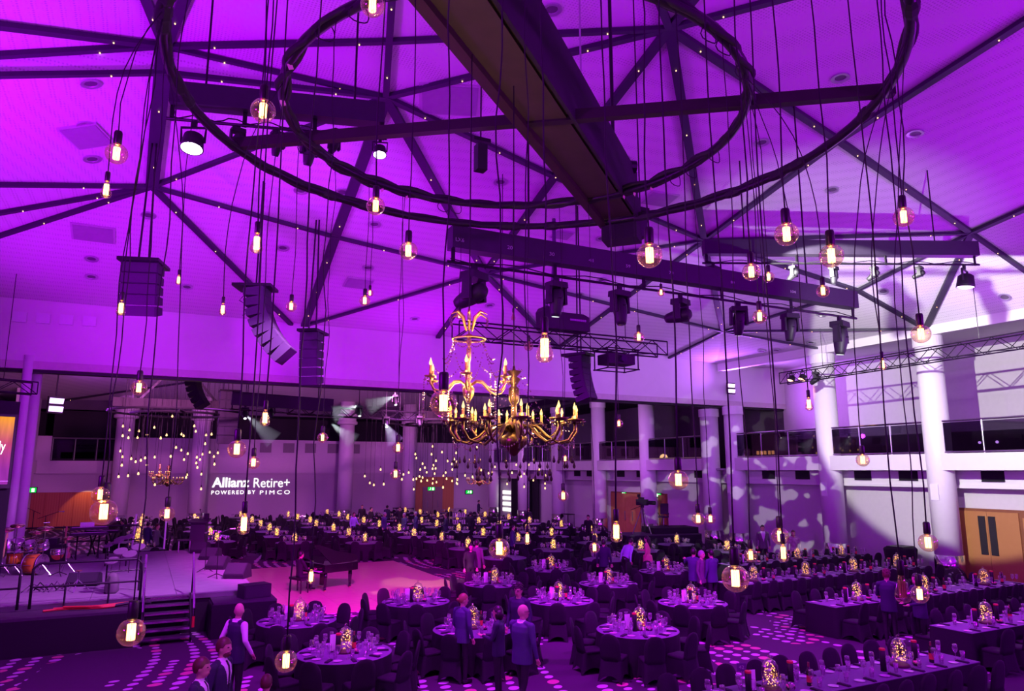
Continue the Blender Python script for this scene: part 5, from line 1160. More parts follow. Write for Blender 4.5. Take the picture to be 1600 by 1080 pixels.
# keyboards on stands
def keyboard(label, p, rz, tiers):
    t = thing('stage_keyboard', label, 'keyboard', p, rz)
    for x in (-.35, .35):
        for s in (-1, 1): MB().bar((x - .0, -.3 * s, .02), (x, .3 * s, .82), .04, .04).build('stand_leg', blackmetal, t)
    for k in range(tiers):
        z = .84 + .2 * k; b = MB().lim((-.62, -.17, z), (.62, .17, z + .09)).build('case', black, t); MB().lim((-.56, -.16, z + .09), (.56, -.03, z + .102)).build('white_keys', mat('ivory_keys', (.7, .68, .7), .4), b)
        for q in range(20): MB().lim((-.53 + q * .055, -.10, z + .102), (-.505 + q * .055, -.03, z + .112)).build('black_key', black, b)
    return t
k1 = keyboard('two-tier stage keyboard with a laptop beside the guitar', at_z(135, 873, ZS), .1, 2); MB().lim((-.3, -.05, 1.14), (.15, .2, 1.3)).build('laptop', steel, k1)
keyboard('single stage keyboard at the back of the stage', at_z(158, 868, ZS), -.35, 1)
# electronic drum pads
def pads(label, p, rz, s=1):
    t = thing('electronic_drum_pads', label, 'drum pads', p, rz)
    for k, (x, y, z) in enumerate([(-.3, 0, .8), (.1, -.1, .95), (.35, .15, 1.1), (-.05, .3, 1.0)]):
        q = MB().lathe([(.17, 0), (.18, .03), (.17, .05), (1e-6, .055)], (x * s, y * s, z * s), 16, axis=Euler((.35, -.25, 0)).to_matrix()).build('pad', mat('pad_rubber', (.16, .13, .16), .5), t)
        MB().cyl((x * s, y * s, z * s), (x * s, y * s, .5 * s), .015, 5).build('pad_arm', chrome, q)
    for x in (-.4, .4): MB().cyl((x * s, 0, 0), (x * s, 0, .9 * s), .022, 6).build('rack_leg', blackmetal, t)
    MB().cyl((-.4 * s, 0, .55 * s), (.4 * s, 0, .55 * s), .022, 6).build('rack_bar', blackmetal, t)
pads('electronic drum pads near the stage front by the steps', at_z(190, 925, ZS), .2); pads('electronic drum pads further back on the stage', at_z(180, 885, ZS), -.4, .85)
t = thing('backpack', 'dark grey backpack leaning below the drum pads', 'bag', at_z(174, 927, ZS), .2); MB().lathe([(.13, 0), (.17, .05), (.17, .3), (.13, .45), (.06, .52), (1e-6, .53)], n=12, wob=lambda i, a: 1 + .12 * math.sin(4 * a)).build('sack', mat('grey_nylon', (.16, .16, .15), .7, var=.2), t, True); MB().tube([(-.1, -.17, .1), (-.11, -.21, .28), (-.1, -.15, .45)], .02, 5).build('strap', black, t)
# wedge monitors
def wedge(label, p, rz, w=.6, s=1):
    t = thing('wedge_monitor', label, 'speaker', p, rz); M4 = Matrix.Rotation(PI / 2, 4, 'Z') @ Matrix.Rotation(PI / 2, 4, 'X')
    MB().prism([(-.3 * s, 0), (.25 * s, 0), (.3 * s, .12 * s), (.02 * s, .42 * s), (-.2 * s, .36 * s)], -w / 2, w / 2, 0, M4).build('cabinet', spk, t)
    a, b = Vector((.3 * s, .12 * s)), Vector((.02 * s, .42 * s)); n = Vector((b.y - a.y, -(b.x - a.x))).normalized() * .012; q = [a.lerp(b, .06), a.lerp(b, .94), a.lerp(b, .94) + n, a.lerp(b, .06) + n]
    MB().prism([(v.x, v.y) for v in q], -w * .46, w * .46, 0, M4).build('grille', grillm, t)
for px, py, rz, w, s, lab in [(371, 903, 2.6, .62, 1.05, 'biggest wedge monitor on the right stage edge'), (341, 889, 2.6, .6, 1, 'second wedge monitor along the right stage edge'), (329, 874, 2.6, .6, 1, 'third wedge monitor along the right stage edge'), (313, 864, 2.7, .6, 1, 'farthest wedge monitor beside the lectern'), (131, 915, 2.9, .8, .85, 'wide wedge monitor behind the guard rail')]:
    wedge(lab, at_z(px, py, ZS), rz, w, s)
p = at_z(120, 924, ZS); t = thing('drum_stool', 'chrome tripod stool base without a seat on the stage', 'stool', p); m = MB(); stand_legs(m, (0, 0, 0), .3, .3); m.build('legs', chrome, t); MB().cyl((0, 0, .28), (0, 0, .52), .02, 8).build('post', chrome, t); MB().cyl((0, 0, .52), (0, 0, .54), .08, 10).build('plate', brass, t)
p = at_z(68, 925, ZS); t = thing('hardware_pile', 'tangle of black stands and pedals on the stage front', 'equipment', p)
for k in range(8): MB().tube([(-.5 + .13 * k, .2 * math.sin(k), .03), (-.35 + .13 * k, .15 * math.cos(k * 2), .16 + .05 * (k % 3)), (-.1 + .1 * k, .12 * math.sin(k * 3), .05)], .018, 5).build('stand_tube', [blackmetal, chrome][k % 2], t)
def mic_stand(label, p, h, boom, rz):
    t = thing('microphone_stand', label, 'microphone stand', p, rz); m = MB(); stand_legs(m, (0, 0, 0), .28, .12); m.build('base', blackmetal, t); MB().cyl((0, 0, .1), (0, 0, h), .013, 6).build('pole', blackmetal, t)
    MB().cyl((-.25, 0, h - .1), (boom, 0, h + .12), .01, 5).build('boom', blackmetal, t); MB().lathe([(.012, 0), (.016, .12), (.026, .14), (.026, .17), (1e-6, .19)], (boom, 0, h + .12), 8, axis=Matrix.Rotation(PI / 2, 3, 'Y')).build('microphone', steel, t)
mic_stand('tall microphone stand behind the drum kit', at_z(64, 878, ZS), 1.6, .4, .4); mic_stand('boom microphone stand beside the guitar', at_z(92, 900, ZS), 1.5, -.6, .5); mic_stand('microphone stand at the back left of the stage', at_z(45, 872, ZS), 1.7, .3, 2.6)
mic_stand('microphone stand among the stage edge monitors', at_z(338, 903, ZS), 1.3, .3, .2); mic_stand('second microphone stand at the right stage edge', at_z(320, 893, ZS), 1.1, -.3, 1.2)
# lectern
p = at_z(309, 860, ZS); t = thing('lectern', 'dark lectern with microphone at the back right of the stage', 'lectern', p, -.35)
MB().box((0, 0, .55), (.62, .42, 1.1), taper=.9).build('body', mat('lectern_black', (.03, .026, .034), .5), t); MB().box((0, -.02, 1.16), (.75, .55, .06), rot=(.22, 0, 0)).build('desk', MATS['lectern_black'], t); MB().tube([(.0, .15, 1.2), (0, .1, 1.45), (.0, -.05, 1.6)], .01, 5).build('gooseneck', blackmetal, t); MB().ball((0, -.06, 1.61), .03, 8, 6).build('microphone', black, t); MB().lim((.12, .1, 1.18), (.3, .2, 1.45)).build('reading_lamp', black, t)
p = at_z(287, 863, ZS); t = thing('flight_case_stool', 'small black folding table left of the lectern', 'table', p); MB().lim((-.25, -.2, .45), (.25, .2, .5)).build('top', black, t)
for x in (-.2, .2):
    for y in (-.16, .16): MB().cyl((x, y, 0), (x, y, .46), .018, 5).build('leg', steel, t)
for k, (px, py, h, lab) in enumerate([(256, 859, 1.5, 'white slim post at the back of the stage'), (206, 858, 1.4, 'white leaning post at the back rail')]):
    t = thing('stair_post', lab, 'post', at_z(px, py, ZS)); MB().cyl((0, 0, 0), (.06 * k, 0, h), .035, 8).build('post', whitepaint, t); MB().lathe([(.09, 0), (.09, .02), (1e-6, .025)], n=10).build('foot', blackmetal, t)
# draped speaker deck at the right of the steps
sd = thing('draped_deck', 'black draped deck beside the stage steps', 'deck', (2.75, 21.0, 0)); MB().lim((-.85, -.6, 0), (.7, .45, .82)).build('drape', cloth, sd); MB().lim((-.85, -.6, .82), (.7, .45, .86)).build('top', MATS['riser_top'], sd)
for k in range(9): MB().bar((-.86 - .03 * (k % 2), -.58 + .11 * k, .02), (-.86, -.58 + .11 * k, .82), .05, .05).build('drape_fold', cloth, sd)
t = thing('speaker_box', 'black speaker box standing on the draped deck', 'speaker', (2.95, 21.0, .86), .25); MB().lim((-.36, -.25, 0), (.36, .25, .34)).build('cabinet', spk, t); MB().lim((-.33, -.262, .03), (.33, -.25, .31)).build('grille', grillm, t)
# ================================================================ GRAND PIANO
p = Vector((6.45, 27.0, .025)); t = pn = thing('grand_piano', 'black grand piano with raised lid on the dance floor', 'piano', p, .35)
gloss = mat('piano_black', (.012, .010, .012), .12, var=.1, spec=.7)
out = [(-.85, -.75), (-.55, -.75), (.5, -.74), (.82, -.66), (.95, -.45), (.92, -.25), (.6, -.05), (.25, .1), (-.05, .45), (-.3, .7), (-.55, .75), (-.85, .75)]
MB().prism(out, .68, .98).build('case', gloss, t)
MB().prism([(x * .98 - .02, y) for x, y in out if x > -.6], 1.0, 1.025, 0, Matrix.Translation((0, -.74, 1.0)) @ Matrix.Rotation(.42, 4, 'X') @ Matrix.Translation((0, .74, -1.0))).build('lid', gloss, t)
MB().cyl((.3, .45, .98), (.3, .5, 1.5), .012, 5).build('lid_prop', gloss, t)
kb = MB().lim((-1.12, -.74, .68), (-.85, .74, .74)).build('keybed', gloss, t); MB().lim((-1.1, -.68, .74), (-.92, .68, .765)).build('white_keys', MATS['ivory_keys'], kb)
for q in range(30): MB().lim((-1.03, -.66 + q * .044, .765), (-.93, -.645 + q * .044, .78)).build('black_key', black, kb)
MB().bar((-.75, -.4, .99), (-.62, -.4, 1.22), .02, .02).build('desk_strut', gloss, t); MB().box((-.7, 0, 1.12), (.03, .9, .26), rot=(0, .35, 0)).build('music_desk', gloss, t)
for x, y in ((-.72, -.6), (-.72, .6), (.62, -.4)):
    l = MB().lathe([(.075, .68), (.085, .5), (.055, .2), (.05, .06), (.065, .05)], (x, y, 0), 10).build('leg', gloss, t, True); MB().lathe([(.04, 0), (.045, .03), (.03, .06)], (x, y, 0), 8).build('castor', brass, l)
MB().box((-.5, 0, .4), (.05, .22, .5)).build('lyre', gloss, t)
for y in (-.06, 0, .06): MB().box((-.58, y, .1), (.16, .03, .015)).build('pedal', brass, t)
pn.scale = (.86, .86, .92)
p2 = p + Matrix.Rotation(.35, 3, 'Z') @ Vector((-1.32, 0, 0)); t = thing('piano_bench', 'black padded piano bench', 'bench', p2, .35)
MB().lim((-.18, -.4, .42), (.18, .4, .5)).build('seat', mat('bench_leather', (.02, .018, .02), .4), t)
for x in (-.14, .14):
    for y in (-.34, .34): MB().cyl((x, y, 0), (x, y, .43), .025, 6).build('leg', gloss, t)
# ================================================================ BIG SCREEN
def screen_mat():
    m = bpy.data.materials.new('led_screen'); m.use_nodes = True; nt = m.node_tree; nt.nodes.clear(); L = nt.links.new
    o = nt.nodes.new('ShaderNodeOutputMaterial'); e = nt.nodes.new('ShaderNodeEmission'); tc = nt.nodes.new('ShaderNodeTexCoord'); sp = nt.nodes.new('ShaderNodeSeparateXYZ'); L(tc.outputs['Generated'], sp.inputs[0])
    rp = nt.nodes.new('ShaderNodeValToRGB'); L(sp.outputs[2], rp.inputs[0]); el = rp.color_ramp.elements
    el[0].position = .2; el[0].color = (.35, .03, .42, 1); el[1].position = 1; el[1].color = (1, .35, .03, 1); x = el.new(.6); x.color = (.55, .06, .2, 1)
    nz = nt.nodes.new('ShaderNodeTexNoise'); mp = nt.nodes.new('ShaderNodeMapping'); L(tc.outputs['Object'], mp.inputs[0]); mp.inputs['Scale'].default_value = (3, 3, .5); L(mp.outputs[0], nz.inputs[0]); nz.inputs['Scale'].default_value = 2
    mx = nt.nodes.new('ShaderNodeMix'); mx.data_type = 'RGBA'; mx.blend_type = 'MULTIPLY'; mx.inputs[0].default_value = .7; L(rp.outputs[0], mx.inputs[6]); L(nz.outputs[0], mx.inputs[7])
    L(mx.outputs[2], e.inputs[0]); e.inputs[1].default_value = 1.6; L(e.outputs[0], o.inputs[0]); return m
P0 = at_y(23, 652, 27.0); P1 = at_y(12, 757, 27.0); ang = math.radians(28)
t = thing('stage_screen', 'large glowing orange and purple screen at the left edge', 'screen', ((P0.x + P1.x) / 2, 27.0, P1.z), ang); Hs = P0.z - P1.z
MB().lim((-5.5, 0, 0), (0, .12, Hs)).build('panel', screen_mat(), t); MB().lim((-5.6, .01, -.12), (.08, .16, Hs + .08)).build('frame', black, t)
MB().lim((-5.6, .17, -(P1.z - 1.02)), (.16, .22, Hs + .5)).build('black_backing', cloth, t)
wt = emis('screen_white', (1, 1, 1), 1.8)
fit_text('lettering', 'fully', (-.62, -.01, Hs * .44), (-.17, -.01, Hs * .64), wt, t, (PI / 2, 0, 0), 0)
MB().lim((-5.5, -.02, .08), (0, 0, .11)).build('baseline', MATS['pale_card'], t)
truss('dark truss above the big screen at the left', (-7.5, 26.2, 6.9), (-3.4, 28.6, 6.9), .4, .4)
# ================================================================ FAR HALL RIG AND BULBS
def far_rig(label, px, py, Y, R, bw):
    c = at_y(px, py, Y); t = thing('ring_lighting_rig', label, 'lighting rig', (c.x, Y, c.z))
    MB().lim((-bw, -.3, .35), (bw, .3, .85)).build('beam', MATS['beam_black'], t)
    for r in (R, R * .68): MB().tube([(r * math.cos(a), r * math.sin(a), .12 * (r == R)) for a in (2 * PI * i / 40 for i in range(40))], .07, 6, closed=True).build('ring', blackrubber, t)
    MB().cyl((0, -R, .1), (0, R, .1), .06, 5).build('cross_bar', blackmetal, t)
    for s in (-1, 1): MB().bar((s * bw * .6, 0, .8), (s * bw * .2, 0, 2.4), .12).build('hanger', blackmetal, t)
    for s in (-.7, .7): MB().cyl((s * bw, 0, .8), (s * bw, 0, far_top(c + Vector((s * bw, 0, 0))) - c.z), .03, 5).build('suspension_wire', blackmetal, t)
far_rig('far ring rig at the left under the header', 278, 648, 46, 3.6, 3.4); far_rig('far ring rig behind the gilt chandelier', 690, 664, 44, 3.4, 1.6)
truss('far hall truss with small projectors', at_y(450, 640, 42), at_y(665, 652, 42), .5, .5, 14, .04)
fb = light_bar('long dark lighting bar in the far hall', at_y(362, 622, 40), at_y(520, 634, 40), .7)
for k, (px, py) in enumerate([(383, 642), (424, 640), (561, 633 + 6), (617, 622), (603, 656), (655, 655)]):
    q = at_y(px, py, 40.5); moving_head(['leftmost far-hall moving head with white beam', 'round far-hall moving head left of centre', 'far-hall moving head below the truss', 'far-hall moving head with the brightest beam', 'far-hall projector head by the round column', 'rightmost dark far-hall moving head'][k], (q.x, 40.5, q.z + .3), .8, 0, -.6, MATS['bright_lens'] if k in (0, 2, 3, 4) else None)
q = at_y(357, 655, 45); line_array('dark far-hall speaker block left of the lettering', (q.x, 45, q.z + 1.6), 6, 1.1, .5, .6, 0, .02)
q = at_y(300, 596, 38); line_array('curved far-hall speaker array just under the header', (q.x, 38, q.z + .6), 7, .8, .28, .5, 1.15, -.11)
MB_b = MB().lathe([(.02, .09), (.03, .05), (.055, 0), (.04, -.045), (1e-6, -.06)], n=8).mesh('bulb', emis('far_bulb_glow', (1, .58, .22), 3.2), True)
hold_b = MB().cyl((0, 0, .09), (0, 0, .22), .03, 6).mesh('lamp_holder', holder_m); cord_b = {}
LC = [(692, 383), (728, 405), (690, 437), (722, 448), (781, 410), (774, 447), (827, 430), (868, 390), (904, 450), (937, 433), (969, 327), (1021, 428), (1033, 437), (1093, 382), (1101, 412), (1159, 433), (1190, 428), (1154, 482), (677, 523), (689, 555), (738, 566), (763, 583), (792, 575), (816, 562), (870, 557), (826, 600), (685, 603), (667, 667), (720, 662), (778, 650), (871, 712), (990, 503), (1020, 518), (960, 553), (1056, 538), (1035, 571), (1107, 558), (1139, 541), (1104, 590), (1125, 571), (1180, 530), (1225, 533), (1203, 554), (1206, 597), (1110, 615), (1052, 657), (1047, 671), (1133, 653), (1131, 736), (950, 640)]
RC = [(1395, 490), (1388, 541), (1456, 527), (1548, 532), (1283, 540), (1290, 566), (1417, 583), (1330, 602), (1345, 628), (1400, 613), (1395, 635), (1415, 633), (1492, 585), (1520, 605), (1552, 590), (1523, 640), (1315, 640), (1357, 658), (1408, 667), (1240, 660), (1480, 660), (1465, 680), (1310, 685), (1330, 692), (1360, 711), (1397, 700), (1290, 700), (1270, 705), (1321, 715), (1420, 722), (1395, 730), (1486, 700), (1555, 706), (1522, 714), (1555, 733), (1463, 757), (1273, 768), (955, 683), (1058, 640), (988, 727), (1014, 740), (1078, 735), (1196, 704), (1206, 672)]
R3 = [(340, 105), (277, 125), (343, 85), (345, 28), (455, 45), (415, 77), (577, 110), (585, 85), (657, 123), (643, 75), (657, 62), (700, 93), (755, 130), (755, 108), (757, 70), (728, 42), (600, 58), (380, 70), (430, 20), (520, 30), (490, 60), (540, 80), (680, 20), (620, 20)]
clusters = [([(x / 3.6, 560 + y / 3.6) for x, y in LC], 46, 'tiny lit bulb in the far-left hanging cluster', 'far-left cluster of tiny bulbs'), ([(340 + x / 4.153, 580 + y / 4.153) for x, y in RC], 44, 'tiny lit bulb in the far cluster left of the chandeliers', 'far cluster of tiny bulbs left of the chandeliers'), ([(600 + x / 3, 720 + y / 3) for x, y in R3], 43, 'tiny lit bulb hanging below the dark chandelier', 'far cluster of tiny bulbs below the dark chandelier')]
fr = random.Random(8)
for pts, Y, lab, grp in clusters:
    for bi_, (px, py) in enumerate(sorted(pts)):
        Yq = Y + fr.uniform(-2.5, 2.5); q = at_y(px, py, Yq); t = thing('bulb_pendant', ordinal(bi_ + 1) + ' from left, ' + lab, 'pendant lamp', q, 0, grp)
        put('bulb', MB_b, t); put('lamp_holder', hold_b, t)
        zt9 = far_top(q); MB().tube([(0, 0, .2), (.02, 0, .2 + (zt9 - q.z) * .5), (0, 0, zt9 - q.z)], .010, 3).build('cord', blackrubber, t)
for k, (px, py, Y, R, n, lab) in enumerate([(249, 742, 46, .62, 8, 'small far gilt chandelier among the left bulb cluster'), (262, 752, 46, .95, 12, 'wide low far chandelier under the left bulb cluster'), (749, 752, 44, .95, 12, 'wide far chandelier beside the green exit sign'), (742, 722, 44, .5, 6, 'small far chandelier hidden among the right bulbs')]):
    q = at_y(px, py, Y + (1 if k % 2 else 0)); chandelier(lab, q, R, n, [gold, darkgilt][k % 2], dropC, far_top(q), [(R * .85, 0, n, .1)], k); point('far_chandelier_glow', (q.x, q.y, q.z + .4), (1, .6, .25), 25, .3)
# ================================================================ CAMERA PLATFORM AND ROOM FURNITURE
p = at_z(1056, 868, 0); cx_, cy_ = p.x, p.y + 1.2
t = thing('camera_platform', 'black draped camera platform in front of the far columns', 'platform', (cx_, cy_, 0), -.2); MB().lim((-2.3, -.9, 0), (1.9, .9, .95)).build('drape', cloth, t); MB().lim((-2.3, -.9, .95), (1.9, .9, 1.0)).build('deck', MATS['riser_top'], t); MB().lim((-.6, -.6, 1.0), (1.9, .9, 1.3)).build('upper_deck', cloth, t)
t = thing('video_camera_tripod', 'broadcast video camera on a pale tripod', 'camera', (cx_ - 1.0, cy_ + .1, 1.0), .4)
for a in (.3, 2.4, 4.5): MB().cyl((0, 0, 1.35), (.55 * math.cos(a), .55 * math.sin(a), 0), .03, 6).build('tripod_leg', steel, t)
MB().lim((-.12, -.3, 1.42), (.12, .3, 1.72)).build('body', black, t); MB().cyl((0, -.3, 1.56), (0, -.75, 1.56), .1, 12).build('lens', black, t); MB().lim((-.05, -.1, 1.72), (.05, .2, 1.82)).build('handle', black, t); MB().box((0, .2, 1.9), (.2, .06, .16)).build('viewfinder', black, t); MB().cyl((0, 0, 1.3), (0, 0, 1.44), .09, 10).build('fluid_head', black, t); MB().cyl((.02, .1, 1.38), (.1, .75, 1.15), .015, 5).build('pan_bar', black, t)
t = thing('office_chair', 'black office chair on the camera platform', 'chair', (cx_ + .35, cy_ + .1, 1.3), -.9); MB().box((0, 0, .5), (.46, .46, .08)).build('seat', black, t); MB().box((0, .25, .9), (.42, .07, .55), rot=(-.15, 0, 0)).build('backrest', black, t); MB().cyl((0, 0, .05), (0, 0, .48), .03, 8).build('gas_lift', steel, t)
for k in range(5): MB().cyl((0, 0, .09), (.28 * math.cos(k * 1.257), .28 * math.sin(k * 1.257), .04), .018, 5).build('foot', black, t)
for s in (-1, 1): MB().tube([(s * .22, .1, .5), (s * .28, .0, .7), (s * .26, -.15, .7)], .018, 5).build('armrest', black, t)
p = at_z(1402, 900, 0); t = thing('covered_trolley', 'black covered trolley against the right wall', 'trolley', (28.3, p.y + .3, 0), .1)
MB().lathe([(.62, 0), (.60, .5), (.66, .98), (.60, 1.05), (1e-6, 1.06)], n=20, wob=lambda i, a: (1 + .10 * math.cos(2 * a)) * (1 + .02 * math.sin(9 * a))).build('cover', drk, t, True); MB().box((0, 0, 1.08), (.9, .7, .05)).build('top', black, t)
for k, (px, lab) in enumerate([(893, 'small black side table under the patterned light'), (712, 'small black side table by the far exit sign')]):
    q = at_x(px, 830, 28.9); t = thing('side_table', lab, 'table', (28.6 if k == 0 else 20, q.y if k == 0 else 61, 0)); MB().lim((-.3, -.5, .95), (.3, .5, 1.0)).build('top', black, t)
    for x in (-.26, .26):
        for y in (-.46, .46): MB().cyl((x, y, 0), (x, y, .96), .02, 5).build('leg', blackmetal, t)
t = thing('trolley_rack', 'tall open glass rack standing among the far staff', 'rack', (18.6, 44.2, 0)); 
for x in (-.5, .5):
    for y in (-.25, .25): MB().cyl((x, y, 0), (x, y, 1.75), .025, 5).build('post', steel, t)
for z in (.3, .75, 1.2, 1.7): MB().lim((-.5, -.25, z), (.5, .25, z + .03)).build('shelf', steel, t)
for z in (.78, 1.23):
    for k in range(6): MB().lathe([(.05, 0), (.05, .25), (1e-6, .26)], (-.4 + k * .16, -.1, z), 8).build('glass_crate', MATS['pale_card'], t)
# gallery equipment
for k, (px, lab) in enumerate([(1318, 'dark mixing desk left of the seated operator'), (1368, 'dark equipment desk right of the seated operator')]):
    q = at_x(px, 670, 29.6); t = thing('equipment_desk', lab, 'desk', (29.6, q.y, 4.3)); MB().lim((-.3, -.5, .9), (.3, .5, .98)).build('top', black, t); MB().box((0, 0, 1.2), (.05, .4, .3), rot=(0, .3, 0)).build('monitor', black, t); MB().lim((-.25, -.45, 0), (.25, .45, .9)).build('front', cloth, t)
q = at_x(1548, 692, 31.5); t = thing('gallery_television', 'dark gallery screen with two violet glints', 'screen', (31.4, q.y, 4.9)); MB().lim((-.04, -1.3, .0), (.04, 1.3, .75)).build('screen', black, t)
for y in (-.35, .35): MB().lathe([(1e-6, 0), (.06, 0), (.06, .02)], (-.06, y, .45), 10, axis=Matrix.Rotation(-PI / 2, 3, 'Y')).build('painted_glint', MATS['violet_wash_lens'], t)  # reflections on the screen, put in as small glowing discs
MB().lim((-.03, -.5, -.6), (.03, .5, .0)).build('stand', black, t)
for k in range(5):
    q = at_x(1183 + k * 6, 688 + (k % 3) * 6, 30.5); tag(MB().lathe([(.07, 0), (.07, .2), (1e-6, .21)], n=8).build('glass_lantern', emis('lantern%d' % k, (1, .5, .12), 3), None, loc=(30.5, q.y, 4.3 + .75)), ordinal(k + 1) + ' small warm lantern from left on the gallery shelf', 'lantern', 'warm lanterns behind the gallery glass')
t = thing('gallery_shelf', 'dark shelf carrying lanterns behind the gallery glass', 'shelf', (30.5, at_x(1195, 690, 30.5).y, 4.3)); MB().lim((-.2, -1.2, .7), (.2, 1.2, .75)).build('board', black, t)
for y in (-1.1, 1.1): MB().lim((-.18, y - .03, 0), (.18, y + .03, .7)).build('leg', black, t)
# ================================================================ PEOPLE
def _cap(m, a, ra, b, rb, n=10):
    m.tube([a, b], [ra, rb], n); m.ball(a, ra, n, 6); m.ball(b, rb, n, 6)
SKIN = [mat('skin_light', (.55, .32, .24), .5, var=.06), mat('skin_tan', (.40, .22, .15), .5, var=.06)]
HAIRM = {'dark': mat('hair_dark', (.015, .010, .008), .45, var=.3, scale=50), 'brown': mat('hair_brown', (.09, .04, .02), .45, var=.3, scale=50), 'blond': mat('hair_blond', (.24, .14, .05), .45, var=.3, scale=50), 'grey': mat('hair_grey', (.30, .29, .28), .5, var=.3, scale=50)}
CLO = {'black': mat('wear_black', (.012, .011, .014), .8, var=.2), 'navy': mat('wear_navy', (.022, .022, .05), .75, var=.15), 'blue': mat('wear_blue', (.055, .055, .125), .75, var=.15), 'white': mat('wear_white', (.75, .73, .75), .7, var=.05), 'pale': mat('wear_pale_blue', (.40, .45, .70), .7, var=.05), 'pink': mat('wear_pink', (.75, .18, .30), .6, var=.1), 'grey': mat('wear_grey', (.12, .11, .12), .8, var=.15), 'print': mat('wear_print', (.42, .38, .34), .7, var=.7, scale=9)}
shoe_m = mat('shoe_black', (.012, .011, .012), .3, var=.1); lip_m = mat('lips', (.36, .13, .11), .5, var=0); eye_m = mat('eyes', (.02, .015, .012), .2, var=0)
def person(label, x, y, rz, h=1.75, z0=0, top='black', bottom='black', sleeve=None, shirt=None, tie=None, hair='dark', style='short', bald=False, lean=0, armL=None, armR=None, hyaw=0, hpitch=0, legs='stand', dress=False, glasses=False, beard=False, vox=.02, build=1.0, group=None, seat=.46, cat='person'):
    k = h / 1.75; prims = []
    def U(p, z=.95):                                  # lean the upper body forward about the hips
        p = Vector(p)
        if lean and (p.z > z - .05 or z == 0):
            q = p - Vector((0, 0, .95)); q = Matrix.Rotation(lean, 3, 'X') @ q; p = q + Vector((0, 0, .95))
        return p
    def E(c, r, t, up=True, rot=None): prims.append(('e', U(c) if up else Vector(c), Vector(r), t, rot))
    def C(a, ra, b, rb, t, up=True): prims.append(('c', U(a) if up else Vector(a), ra, U(b) if up else Vector(b), rb, t))
    w = build; Rl = Matrix.Rotation(lean, 3, 'X') if lean else None
    dz = 0
    if legs == 'sit':
        dz = seat - .88
        for s in (-1, 1):
            C((s * .09, 0, .90), .085, (s * .12, -.42, .90), .062, 'bottom', False); C((s * .12, -.42, .90), .06, (s * .12, -.40, .50), .042, 'bottom', False); C((s * .12, -.38, .47), .04, (s * .13, -.54, .455), .035, 'shoe', False)
    else:
        stp = .16 if legs == 'walk' else 0
        for s in (-1, 1):
            f = stp * s
            C((s * .085, 0, .92), .088 * w, (s * .10, -f * .5 - .01, .50), .058, 'bottom', False); C((s * .10, -f * .5 - .01, .50), .057, (s * .10, -f + .01 + (.05 if f < 0 else 0), .10), .043, 'bottom', False)
            C((s * .10, -f + .03, .055), .042, (s * .115, -f - .15, .04), .036, 'shoe', False)
    E((0, 0, .96), (.160 * w, .112 * w, .13), 'bottom' if not dress else 'top')
    if top in ('blue', 'navy', 'grey') and not dress and legs != 'sit': prof = [(.80, .180, .135), (.95, .178, .130), (1.08, .166, .120), (1.20, .176, .126), (1.32, .186, .130), (1.41, .176, .112), (1.47, .085, .075)]
    else: prof = [(.93, .158, .112), (1.02, .152, .108), (1.10, .148, .106), (1.20, .164, .118), (1.32, .180, .124), (1.41, .172, .108), (1.47, .08, .07)]
    prims.append(('t', [(z, a * w, b * w) for z, a, b in prof], 'top'))
    if dress: prims.append(('l', Vector((0, 0, 0)), [(.17, 1.02), (.20, .85), (.21, .5), (.25, .14)], 'top'))
    C((0, .0, 1.44), .058, (0, -.012, 1.55), .052, 'skin')
    for s in (-1, 1): C((s * .03, .015, 1.475), .045, (s * .14 * w, .012, 1.44), .052, 'top')
    HC = U((0, -.02, 1.635)); Rh = (Rl if Rl else Matrix.Identity(3)) @ Matrix.Rotation(hyaw, 3, 'Z') @ Matrix.Rotation(hpitch, 3, 'X')
    def Hd(c, r, t): prims.append(('e', HC + Rh @ Vector(c), Vector(r), t, Rh))
    Hd((0, 0, .015), (.079, .099, .112), 'skin'); Hd((0, -.028, -.055), (.060, .068, .066), 'skin')
    Hd((0, -.098, -.012), (.013, .018, .026), 'skin'); Hd((0, -.092, -.068), (.024, .010, .009), 'lip')
    for s in (-1, 1): Hd((s * .032, -.081, .012), (.013, .010, .008), 'eye'); Hd((s * .078, .005, -.008), (.010, .02, .032), 'skin')
    if beard: Hd((0, -.045, -.075), (.058, .056, .05), 'beard')
    hands = []
    for s, arm in ((-1, armL), (1, armR)):
        el, wr = arm or ((s * .245 * w, .03, 1.16), (s * .25 * w, -.05, .92))
        el, wr = Vector(el), Vector(wr); ts = 'sleeve' if sleeve else 'top'
        C((s * .185 * w, .01, 1.42), .062 * w, el, .046, ts); C(el, .045, wr, .034, ts)
        d = (wr - el).normalized(); pc = wr + d * .055; side = d.cross(Vector((0, 1, 0))) if abs(d.y) < .8 else d.cross(Vector((0, 0, 1))); side.normalize(); nrm = d.cross(side)
        C(wr, .028, pc, .030, 'skin'); C(pc - side * .016, .020, pc + side * .016, .020, 'skin'); hands.append((pc, d, side, nrm))
        fr_ = max(.0085, vox * .75)
        for j, (o_, L_) in enumerate(((-.030, .062), (-.010, .075), (.010, .070), (.030, .055))):
            b0_ = pc + side * o_ + d * .028; b1_ = b0_ + d * L_ * .6 + side * o_ * .15; b2_ = b1_ + (d * .75 - nrm * .65) * L_ * .45
            C(b0_, fr_, b1_, fr_ * .95, 'skin'); C(b1_, fr_ * .95, b2_, fr_ * .85, 'skin')
        th = pc - side * .030; C(th - d * .01, fr_ * 1.1, th - side * .03 + d * .025 - nrm * .01, fr_, 'skin'); C(th - side * .03 + d * .025 - nrm * .01, fr_, th - side * .034 + d * .055 - nrm * .022, fr_ * .9, 'skin')
    m = MB()
